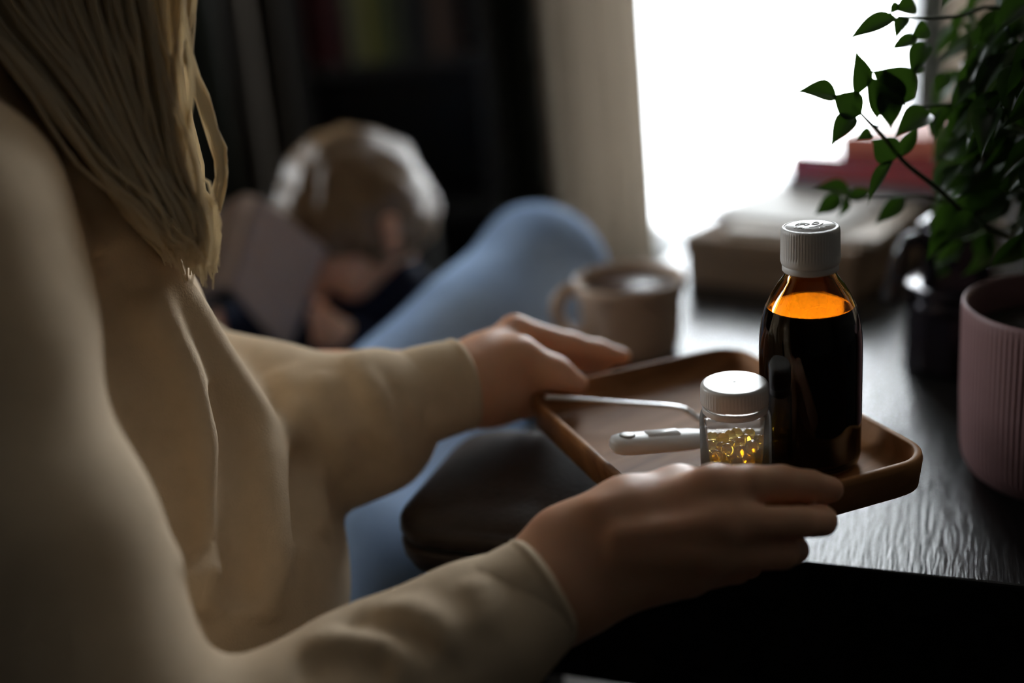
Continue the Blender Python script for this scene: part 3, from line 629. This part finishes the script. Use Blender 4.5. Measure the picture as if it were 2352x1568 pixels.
# ------------------------------------------------------------------ leather case on the table corner
M_LEATH = mat('dark_brown_leather', (.055, .038, .031), .45, spec=.5, noise=22, col2=(.035, .025, .021), bump=(260, .5, .0012))
k1 = onz(1008, 1115, .555)[:2]; k2 = onz(1118, 985, .555)[:2]; ky = nrm(k2-k1); kx = np.array([ky[1], -ky[0]])
kc = k1+kx*.058+ky*.030
cs = empty('leather_case', (*kc, TZ), 'dark brown leather zip case overhanging the table corner below the tray', 'case')
def cr(hx, hy, r, z): return [(kc[0]+kx[0]*a+ky[0]*b, kc[1]+kx[1]*a+ky[1]*b, z) for a, b in rrect(hx, hy, r, 9)]
KX, KY = .080, .078
mk('lower_shell', *loft([cr(KX-.012, KY-.012, .024, TZ), cr(KX-.005, KY-.005, .030, TZ+.0025), cr(KX-.001, KY-.001, .034, TZ+.010), cr(KX, KY, .035, TZ+.018), cr(KX-.0015, KY-.0015, .0335, TZ+.0205)]), M_LEATH, cs)
mk('upper_shell', *loft([cr(KX-.0015, KY-.0015, .0335, TZ+.0245), cr(KX, KY, .035, TZ+.027), cr(KX-.0005, KY-.0005, .0345, TZ+.033), cr(KX-.003, KY-.003, .032, TZ+.037), cr(KX-.004, KY-.004, .031, TZ+.0365), cr(KX-.006, KY-.006, .029, TZ+.0395), cr(KX-.012, KY-.012, .025, TZ+.0440), cr(KX-.022, KY-.022, .02, TZ+.0462), cr(KX-.045, KY-.045, .012, TZ+.0470)]), M_LEATH, cs)
zv = [cr(KX-.003, KY-.003, .032, TZ+.0203), cr(KX-.0022, KY-.0022, .0325, TZ+.0225), cr(KX-.003, KY-.003, .032, TZ+.0247)]
tag(mk('zip', *loft(zv, (False, False)), mat('black_zip', (.012, .012, .012), .5), cs), 'black zip running round the side')

# ------------------------------------------------------------------ the woman
wo = empty('person', (-.30, .68, .36), 'woman in beige sweatshirt and light blue jeans holding a wooden tray', 'person')
body = Field()
VW = nrm(ray(1500, 1200))                                      # flattening direction for the near palm
RWR = at(1262, 1352, .592)
relb = np.array([-.190, .425, .525])
def rh(x, y, d): return at(x, y, d)
# right arm and hand
body.chain([np.array([-.295, .52, .785]), relb, at(900, 1615, .580), RWR], [.038, .030, .027, .0240], .02)
fl = (VW, .72)
w1 = rh(1330, 1258, .598); w2 = rh(1345, 1345, .600)
body.cap(RWR, w1, .0235, .0195, .02, flat=fl).cap(RWR, w2, .0235, .020, .02, flat=fl)
mcp = dict(i=rh(1640, 1124, .592), m=rh(1652, 1203, .584), r=rh(1625, 1268, .588), p=rh(1580, 1318, .597))
for key_, st, r1, r2 in (('i', w1, .0175, .0128), ('m', (w1+w2)/2, .0175, .0128), ('r', (w1+w2)/2, .017, .0122), ('p', w2, .0175, .0115)):
    body.cap(st, mcp[key_], r1, r2, .014, flat=(VW, .85))
body.cap(rh(1450, 1240, .603), rh(1560, 1230, .603), .020, .018, .02, flat=(VW, .7))
body.chain([mcp['i'], rh(1720, 1112, .598)], [.0120, .0104], .006).chain([rh(1720, 1112, .598), rh(1795, 1109, .606), rh(1860, 1115, .615), rh(1908, 1124, .622)], [.0100, .0096, .0085, .0073], .0025)
body.chain([mcp['m'], rh(1740, 1200, .588)], [.0122, .0100], .006).chain([rh(1740, 1200, .588), rh(1835, 1199, .594), rh(1888, 1196, .610), rh(1880, 1190, .634)], [.0096, .0094, .0084, .0074], .0015)
body.chain([mcp['r'], rh(1715, 1272, .593)], [.0116, .0094], .006).chain([rh(1715, 1272, .593), rh(1797, 1268, .600), rh(1824, 1262, .616), rh(1815, 1250, .636)], [.0092, .0090, .0080, .007], .0015)
body.chain([mcp['p'], rh(1690, 1305, .612), rh(1720, 1296, .628), rh(1712, 1285, .642)], [.0105, .0080, .0073, .0065], .003)
body.cap(rh(1745, 1156, .590), rh(1905, 1152, .603), .0012, .0026, .004, op='s').cap(rh(1745, 1240, .583), rh(1870, 1243, .597), .0010, .0022, .004, op='s')
body.cap(rh(1660, 1310, .598), rh(1790, 1306, .606), .0008, .0020, .004, op='s')
body.chain([rh(1290, 1238, .602), rh(1440, 1168, .606), rh(1560, 1130, .614), rh(1650, 1116, .634), rh(1700, 1118, .650)], [.016, .0150, .0125, .0102, .0078], .012)   # thumb
body.cap(rh(1376, 1172, .588), rh(1450, 1165, .590), .0045, .0045, .014)
for a_, b_ in (((1420, 1230, .5765), (1640, 1200, .5735)), ((1430, 1275, .580), (1612, 1266, .5775))): body.cap(rh(*a_), rh(*b_), .0026, .0026, .014)
# left arm and hand
LWR = at(1070, 880, .802); lelb = np.array([-.262, .80, .600])
body.chain([np.array([-.37, .83, .785]), lelb, LWR], [.042, .034, .0235], .02)
LV = nrm(ray(1200, 850))
lk = dict(i=at(1183, 762, .836), m=at(1190, 800, .852), r=at(1185, 845, .858), p=at(1175, 885, .855))
l1 = at(1118, 838, .814); l2 = at(1118, 900, .817)
body.cap(LWR, l1, .0225, .0200, .016).cap(LWR, l2, .0225, .0200, .016)
for q, st, r1, r2 in (('i', l1, .018, .0122), ('m', l1, .018, .0122), ('r', l2, .018, .0118), ('p', l2, .018, .011)): body.cap(st, lk[q], r1, r2, .014)
body.chain([lk['i'], at(1310, 793, .856), at(1375, 808, .862), at(1428, 820, .862)], [.0120, .0094, .0086, .0070], .005)
body.chain([lk['m'], at(1295, 822, .874), at(1350, 832, .872), at(1386, 838, .866)], [.0118, .0092, .0084, .0068], .005)
body.chain([lk['r'], at(1250, 872, .868), at(1285, 905, .850), at(1290, 930, .832)], [.0112, .0090, .0082, .0068], .005)
body.chain([lk['p'], at(1222, 912, .858), at(1252, 945, .842), at(1262, 962, .826)], [.0100, .0080, .0073, .0062], .005)
body.chain([at(1100, 865, .800), at(1192, 822, .806), at(1272, 856, .804), at(1326, 882, .806)], [.0175, .0138, .0106, .0078], .010)   # thumb
body.cap(at(1110, 915, .806), at(1205, 915, .820), .0165, .0145, .014)
body.cap(at(1215, 800, .838), at(1320, 832, .842), .0018, .0022, .006, op='s')
# torso, neck and head (under the sweatshirt and above the frame)
body.chain([np.array([-.28, .66, .42]), np.array([-.315, .665, .60]), np.array([-.345, .675, .78])], [.095, .085, .09], .04)
body.cap((-.295, .52, .785), (-.37, .83, .785), .05, .05, .05).cap((-.34, .675, .80), (-.30, .67, .93), .045, .042, .03)
HC = np.array([-.265, .668, 1.02]); HF = nrm([.86, .10, -.50]); HU = nrm(np.array([0, 0, 1.])-HF*HF[2]*1.0+np.array([.3, 0, .0])); HS = np.cross(HU, HF)
def hp_(f, s, u): return HC+HF*f+HS*s+HU*u
body.cap(hp_(-.02, 0, .03), hp_(.015, 0, .02), .078, .072, .03).cap(hp_(.04, 0, -.04), hp_(.055, 0, -.065), .050, .036, .03)
body.cap(hp_(.085, 0, .005), hp_(.102, 0, -.018), .008, .011, .012)
for s_ in (-1, 1):
    body.cap(hp_(.03, s_*.078, -.02), hp_(.01, s_*.084, .015), .010, .012, .008, flat=(HS, .5)).cap(hp_(.083, s_*.032, .01), hp_(.083, s_*.030, .01), .012, .012, .006, op='s')
    body.cap(hp_(.074, s_*.031, .008), hp_(.075, s_*.031, .008), .0125, .0125, .003)
body.cap(hp_(.088, -.018, -.048), hp_(.088, .018, -.048), .0075, .0075, .006).cap(hp_(.097, -.02, -.048), hp_(.097, .02, -.048), .0012, .0012, .004, op='s')
grow('body', body, .0021, M_SKIN, wo, 2)

# sweatshirt
sw = Field()
RSH = np.array([-.282, .512, .785]); LSH = np.array([-.375, .83, .785])
sw.chain([RSH, np.array([-.236, .462, .655]), relb+np.array([-.005, .0, -.02])], [.066, .060, .066], .03)
sw.chain([np.array([-.285, .66, .40]), np.array([-.250, .665, .52]), np.array([-.302, .665, .675]), np.array([-.345, .67, .80])], [.128, .126, .114, .095], .05, flat=((1, .2, 0), .92))
sw.cap(RSH, LSH, .075, .075, .06)
sw.cap((-.345, .672, .80), (-.325, .67, .875), .070, .058, .04)
sw.chain([LSH, lelb, at(760, 995, .790)], [.066, .060, .0505], .012)
sw.chain([relb+np.array([-.005, .0, -.01]), at(900, 1628, .575), at(1092, 1470, .583), at(1215, 1386, .590)], [.069, .050, .0355, .0310], .02)
# left cuff section and the bunched sleeve above it
sw.cap(at(760, 995, .790), at(866, 955, .788), .0505, .0470, .008)
sw.cap(at(790, 1045, .780), at(888, 1052, .783), .020, .0165, .022)
sw.cap(at(880, 938, .782), at(985, 904, .792), .033, .0305, .004)
# trim sleeve ends, hollow them
rdir = nrm(RWR-at(1090, 1432, .583)); ldir = nrm(at(1068, 880, .802)-at(880, 935, .780))
class Sleeve(Field): pass
base = sw
fold = []
def ridge(pts, amp, w, op='u', fld=base):
    pp_ = [fld.hit(x, y) for x, y in pts]; pp_ = [p for p in pp_ if p is not None]
    if len(pp_) < 2: return
    c = spline(pp_, len(pp_)*6); t = np.linspace(0, 1, len(c)); fold.append((c, amp*(1 if op == 'u' else -1)*np.clip(np.minimum(t, 1-t)/.18, 0, 1)**.7, w))
ridge([(330, 660), (362, 730), (420, 837), (455, 956), (472, 1069), (478, 1200), (476, 1320), (470, 1420)], .021, .012)
ridge([(230, 470), (320, 580), (420, 690), (535, 867), (597, 974), (615, 1081), (621, 1200), (619, 1320), (605, 1430)], .024, .012)
ridge([(700, 930), (655, 1020), (617, 1090)], .011, .009)
ridge([(150, 350), (240, 470), (330, 640), (380, 780)], .014, .011)
ridge([(560, 745), (640, 850), (690, 960), (725, 1090), (745, 1230)], .008, .010)
ridge([(255, 640), (330, 790), (385, 980), (400, 1150), (405, 1320)], .008, .009)
ridge([(250, 560), (330, 800), (385, 960), (415, 1100), (428, 1240), (434, 1310)], .030, .020, 's')
ridge([(480, 880), (545, 1000), (550, 1150), (548, 1300), (542, 1400)], .020, .013, 's')
ridge([(672, 1020), (680, 1120), (690, 1250)], .009, .012, 's')
ridge([(860, 1400), (980, 1425), (1050, 1480)], .006, .008); ridge([(690, 1490), (800, 1470), (900, 1490), (980, 1550)], .007, .009); ridge([(920, 1385), (1000, 1440), (1070, 1500)], .006, .007)
ridge([(780, 1430), (900, 1445), (1010, 1510)], .007, .008, 's'); ridge([(680, 1530), (800, 1515), (900, 1560)], .007, .008, 's')
ridge([(1075, 1320), (1110, 1390), (1105, 1450)], .0035, .007)
ridge([(800, 815), (860, 890), (905, 980), (925, 1070)], .008, .008); ridge([(730, 860), (760, 980), (800, 1090)], .007, .009); ridge([(760, 1010), (840, 985), (900, 1030)], .006, .007)
ridge([(835, 830), (890, 900), (925, 980), (940, 1050)], .004, .006, 's')
_ev = sw.ev
wr = np.random.default_rng(4)
KV = wr.normal(0, 1, (6, 3)); KV = KV/np.linalg.norm(KV, axis=1)[:, None]*wr.uniform(40, 90, 6)[:, None]; KP = wr.uniform(0, 6.28, 6)
def disp(P_):
    d = .0011*np.sin(P_ @ KV.T+KP).sum(1)/1.6
    lo_ = P_.min(0); hi_ = P_.max(0)
    for c, am, w in fold:
        if (c.min(0)-2.6*w > hi_).any() or (c.max(0)+2.6*w < lo_).any(): continue
        D = ((P_[:, None]-c[None])**2).sum(2); i = D.argmin(1); d -= am[i]*np.exp(-D[np.arange(len(P_)), i]/w**2)
    return d
sw.disp = disp
swo = grow('sweatshirt', sw, .0034, M_SWEAT, wo, 2)
tag(swo, 'loose beige sweatshirt')
def cuff(pts, rad, seed, hem=.0022):
    c = spline(pts, 26); n = len(c); T = np.gradient(c, axis=0); T /= np.linalg.norm(T, axis=1)[:, None]; rg = np.random.default_rng(seed); p_ = rg.uniform(0, 6.28, 8)
    R_ = np.interp(np.linspace(0, 1, n), np.linspace(0, 1, len(rad)), rad); rings = []; SG = 64
    def ring_(i, off, adv=0.):
        x = nrm(np.cross(T[i], (0, 0, 1))); y = np.cross(x, T[i]); f = i/(n-1); o_ = []
        for s_ in range(SG):
            a = 2*math.pi*s_/SG
            w = .0011*math.sin(2*a+p_[0]+3*f)+.0008*math.sin(5*a+p_[1]+4*f)*(1-f)+.0009*math.sin(9*f+2*a+p_[2])*(1-f)+.0005*math.sin(3*a+p_[4])
            o_.append(c[i]+T[i]*(adv+.0012*math.sin(2*a+p_[3]))+(R_[i]+w+off)*(math.cos(a)*x+math.sin(a)*y))
        return o_
    rings.append(ring_(0, -.006))
    for i in range(n): rings.append(ring_(i, 0 if i < n-4 else hem*.45*math.sin((i-(n-4))/3*2.6)))
    rings.append(ring_(n-1, -hem*.5, hem*.9)); rings.append(ring_(n-1, -hem*1.2, hem*.7)); rings.append(ring_(n-1, -hem*1.3, 0))
    for i in range(n-2, n-12, -1): rings.append(ring_(i, -hem*1.3))
    return mk('cuff', *loft(rings, (False, False)), M_SWEAT, swo)
cuff([at(1105, 1456, .584), at(1180, 1402, .588), at(1256, 1350, .592)], [.0352, .0322, .0300], 1)
cuff([at(872, 940, .781), at(970, 908, .791), at(1066, 881, .801)], [.0352, .0330, .0312], 2)

# jeans
je = Field()
pel = np.array([-.30, .68, .415])
je.cap((-.285, .60, .425), (-.315, .77, .425), .125, .125, .05)
rk = np.array([-.065, .985, .435]); lkn = at(1232, 622, 1.26)
je.chain([np.array([-.26, .60, .425]), np.array([-.15, .78, .435]), rk], [.098, .085, .066], .03)
je.chain([rk, np.array([-.075, 1.02, .25]), np.array([-.10, 1.0, .09])], [.064, .056, .048], .03)
je.chain([np.array([-.31, .78, .435]), np.array([-.15, .97, .455]), lkn], [.10, .080, .068], .03)
je.chain([lkn+np.array([.01, .0, -.005]), np.array([.04, 1.30, .44]), np.array([-.02, 1.36, .33])], [.068, .056, .048], .03)
KV2 = wr.normal(0, 1, (6, 3)); KV2 = KV2/np.linalg.norm(KV2, axis=1)[:, None]*wr.uniform(25, 60, 6)[:, None]
je.disp = lambda P_: .0018*np.sin(P_ @ KV2.T+KP).sum(1)/1.6
grow('jeans', je, .0055, M_JEANS, wo, 2)

# long hair: a mass plus loose strands
hairp = []
hr = np.random.default_rng(5)
def strand(pts, r0, r1, n=16, seg=5): hairp.append(tube(spline(pts, n), np.concatenate([np.linspace(r0*.8, r0, n//2), np.linspace(r0, r1, n-n//2)]), seg, up=(.2, .9, .1)))
for i in range(900):
    u = hr.uniform(0, 1); dp = .575+.085*hr.uniform()+.02*u
    ang = hr.uniform(-1, 1); root = hp_(-.01+.05*ang, -.055-.02*hr.uniform(), .055+.025*hr.uniform())
    j = lambda s: hr.normal(0, s)
    x0 = -120+u*530; pts = [root, at(x0-30+j(20), -230, dp*.99), at(x0+j(14), -20, dp), at(60+u*352+j(12), 180, dp+.003), at(215+u*225+j(12), 380, dp+.006)]
    if hr.uniform() < .85: pts.append(at(318+u*158+j(14), 500+j(20), dp+.006)); pts.append(at(385+u*98+j(12), 555+u*48+j(24), dp+.008))
    strand(pts, .0017, .0005)
for i in range(16):
    j = lambda s: hr.normal(0, s)
    strand([hp_(.05, -.07, .03), at(420+j(6), -120, .62), at(436+j(6), 120, .625), at(470+j(8), 240, .63), at(503+j(7), 340, .632), at(508+j(8), 410, .632), at(488+j(10), 480+j(10), .63)], .0016, .0005)
for i in range(160):
    s0_ = hr.uniform(-1, 1); f_ = -.035+.05*s0_
    strand([hp_(f_*.5, -.01, .112), hp_(f_, -.062, .085), hp_(f_, -.094, .03), hp_(f_-.005, -.100, -.05), hp_(f_-.02, -.092, -.14)+hr.normal(0, .004, 3), hp_(f_-.02, -.085, -.20)+hr.normal(0, .006, 3)], .003, .0012, 14)
for i in range(260):                                           # over the crown and down the back
    a = hr.uniform(0, 2*math.pi); s_ = math.sin(a)
    r_ = [hp_(.0, 0, .112), hp_(-.03+.05*math.cos(a), .06*s_, .098), hp_(-.045+.055*math.cos(a), .092*s_, .03), hp_(-.06+.045*math.cos(a), .095*s_, -.05), hp_(-.07+.03*math.cos(a), .09*s_, -.12)]
    if math.cos(a) > .55: continue
    strand([p+hr.normal(0, .004, 3) for p in r_], .0035, .0015, 12)
HV, HFc = merge(hairp)
tag(mk('hair', HV, HFc, M_HAIR, wo), 'long loose blond hair')
# ------------------------------------------------------------------ sofa
M_SOFA = mat('charcoal_upholstery', (.035, .034, .032), .95, spec=.1, bump=(500, .4, .001))
so = empty('sofa', (-.55, .9, 0), 'charcoal sofa that the woman and the child sit on', 'sofa')
mk('seat_base', *box((-.52, .80), X2, Y2, .47, .95, .06, .20, .02, 3), M_SOFA, so)
for y0, y1 in ((-.13, .33), (.34, 1.05), (1.06, 1.73)): mk('seat_cushion', *box((-.50, (y0+y1)/2), X2, Y2, .43, (y1-y0)/2, .20, .305, .03, 4), M_SOFA, so)
mk('backrest', *box((-1.06, .80), X2, Y2, .10, .95, .06, .78, .04, 4), M_SOFA, so)
mk('armrest', *box((-.55, 1.84), X2, Y2, .44, .09, .06, .52, .04, 4), M_SOFA, so)
for x, y in ((-.95, -.1), (-.1, -.1), (-.95, 1.7), (-.1, 1.7)): mk('foot', *box((x, y), X2, Y2, .025, .025, 0, .06, .004), M_BLACKW, so, smooth=False)

# ------------------------------------------------------------------ the reading child
CH = np.array([-.178, 1.335, .590])
ch = empty('person', (-.25, 1.36, .305), 'sandy haired child in navy top bending over an open book', 'person')
CF = nrm([-.62, -.50, -.62]); CS = nrm(np.cross(CF, (0, 0, 1))); CU = np.cross(CS, CF)
def cp(f, s, u): return CH+CF*f+CS*s+CU*u
cbod = Field()
cbod.cap(cp(-.012, 0, .018), cp(.012, 0, .012), .076, .068, .03).cap(cp(.035, 0, -.035), cp(.05, 0, -.055), .045, .032, .03)
cbod.cap(cp(.078, 0, -.002), cp(.090, 0, -.020), .006, .009, .012)
for s_ in (-1, 1):
    cbod.cap(cp(.005, s_*.075, -.015), cp(-.01, s_*.082, .012), .010, .012, .008, flat=(CS, .5))
    cbod.cap(cp(.078, s_*.028, .004), cp(.079, s_*.028, .004), .010, .010, .006, op='s').cap(cp(.069, s_*.028, .003), cp(.070, s_*.028, .003), .011, .011, .003)
    cbod.cap(cp(.056, s_*.033, -.030), cp(.058, s_*.033, -.030), .016, .016, .02)
cbod.cap(cp(.082, -.014, -.042), cp(.082, .014, -.042), .006, .006, .006)
nk = np.array([-.165, 1.375, .515])
cbod.cap(cp(-.015, 0, -.05), nk, .036, .038, .02)
bk = np.array([-.268, 1.215, .57])
hands = (np.array([-.20, 1.225, .50]), np.array([-.335, 1.20, .505]))
shl = (np.array([-.10, 1.31, .48]), np.array([-.27, 1.43, .48]))
elb_ = (np.array([-.12, 1.27, .40]), np.array([-.40, 1.33, .42]))
for sh_, el_, hd2 in zip(shl, elb_, hands):
    cbod.chain([sh_, el_, hd2], [.03, .026, .018], .02)
    dv = nrm(bk-hd2); 
    for q in range(4): cbod.cap(hd2+np.array([.0, -.004, .012*(q-1.5)]), hd2+np.array([.02*np.sign(bk[0]-hd2[0]), -.012, .012*(q-1.5)+.01]), .0075, .0055, .004)
    cbod.cap(hd2, hd2+np.array([.012*np.sign(bk[0]-hd2[0]), .012, .03]), .009, .006, .006)
cbod.chain([nk, np.array([-.25, 1.40, .42]), np.array([-.30, 1.42, .37])], [.05, .07, .07], .03)
grow('body', cbod, .0036, M_SKIN, ch, 2)
chh = Field()
chh.cap(cp(-.026, 0, .026), cp(.004, 0, .022), .082, .077, .03).cap(cp(-.05, 0, -.03), cp(-.04, 0, .0), .058, .07, .03)
chh.cap(cp(.092, -.06, -.02), cp(.092, .06, -.02), .052, .052, .02, op='s')
for s_ in (-1, 1): chh.cap(cp(.012, s_*.085, -.03), cp(.010, s_*.10, -.03), .026, .026, .012, op='s')
KV3 = wr.normal(0, 1, (8, 3)); KV3 = KV3/np.linalg.norm(KV3, axis=1)[:, None]*wr.uniform(120, 260, 8)[:, None]; KP3 = wr.uniform(0, 6.28, 8)
chh.disp = lambda P_: .0013*np.sin(P_ @ KV3.T+KP3).sum(1)/1.6
tag(grow('hair', chh, .0036, M_KHAIR, ch, 1), 'short sandy hair catching the window light')
ct = Field()
ct.chain([np.array([-.175, 1.375, .495]), np.array([-.25, 1.41, .42]), np.array([-.31, 1.43, .385])], [.072, .092, .09], .04)
ct.cap(np.array([-.165, 1.36, .52]), np.array([-.19, 1.34, .50]), .050, .055, .03)
for sh_, el_, hd2 in zip(shl, elb_, hands): ct.chain([sh_, el_, el_+(hd2-el_)*.72], [.048, .042, .032], .03)
tag(grow('top', ct, .005, M_NAVY, ch, 2), 'navy long sleeved top')
cj = Field()
for a in ((-.30, 1.40), (-.36, 1.48)): cj.chain([np.array([a[0], a[1], .385]), np.array([a[0]-.20, a[1]-.10, .46]), np.array([a[0]-.34, a[1]-.05, .36])], [.075, .058, .042], .03)
tag(grow('trousers', cj, .006, mat('dark_trousers', (.02, .02, .024), .9, spec=.1), ch, 2), 'dark trousers')
# the child's open book
ob = empty('open_book', bk-np.array([0, 0, .06]), 'open pale book held up by the child', 'book')
M_PAGE = mat('pale_pages', (.60, .45, .37), .85, noise=30, col2=(.57, .42, .34)); M_COVER = mat('grey_pink_cover', (.36, .28, .26), .6)
sp0 = at(520, 660, 1.20); sp1 = at(582, 452, 1.22); r0_ = at(655, 800, 1.27); r1_ = at(738, 572, 1.28); l0_ = at(440, 700, 1.24); l1_ = at(500, 500, 1.26)
def slab(a, b, c, d, th_, bulge):
    n = 8; V = []; nn = nrm(np.cross(b-a, d-a))
    for t in (0, 1):
        for i in range(n+1):
            for j in (0, 1):
                u = i/n; p = (a+(d-a)*u) if j == 0 else (b+(c-b)*u)
                V.append(p+nn*((bulge*math.sin(math.pi*u**.6)+th_) if t else 0))
    m_ = (n+1)*2; Fs = []
    for i in range(n):
        q = [i*2, i*2+1, i*2+3, i*2+2]; Fs.append(q); Fs.append([m_+k for k in q[::-1]])
        for j in (0, 1): a_ = i*2+j; Fs.append([a_, a_+2, a_+2+m_, a_+m_])
    for i in (0, n): Fs.append([i*2, i*2+1, i*2+1+m_, i*2+m_])
    return V, Fs
sgn = -1 if np.cross(sp1-sp0, r0_-sp0) @ FW > 0 else 1
mk('page_block', *slab(sp0, sp1, r1_, r0_, -.008*sgn*-1, -.004*sgn*-1), M_PAGE, ob); mk('page_block', *slab(sp0, sp1, l1_, l0_, .008*sgn*-1, .004*sgn*-1), M_PAGE, ob)
off = FW*.004
mk('cover', *merge([slab(sp0+off, sp1+off, r1_+off+(r1_-sp1)*.02, r0_+off+(r0_-sp0)*.02, .0025*sgn*-1, 0), slab(sp0+off, sp1+off, l1_+off, l0_+off, -.0025*sgn*-1, 0)]), M_COVER, ob)
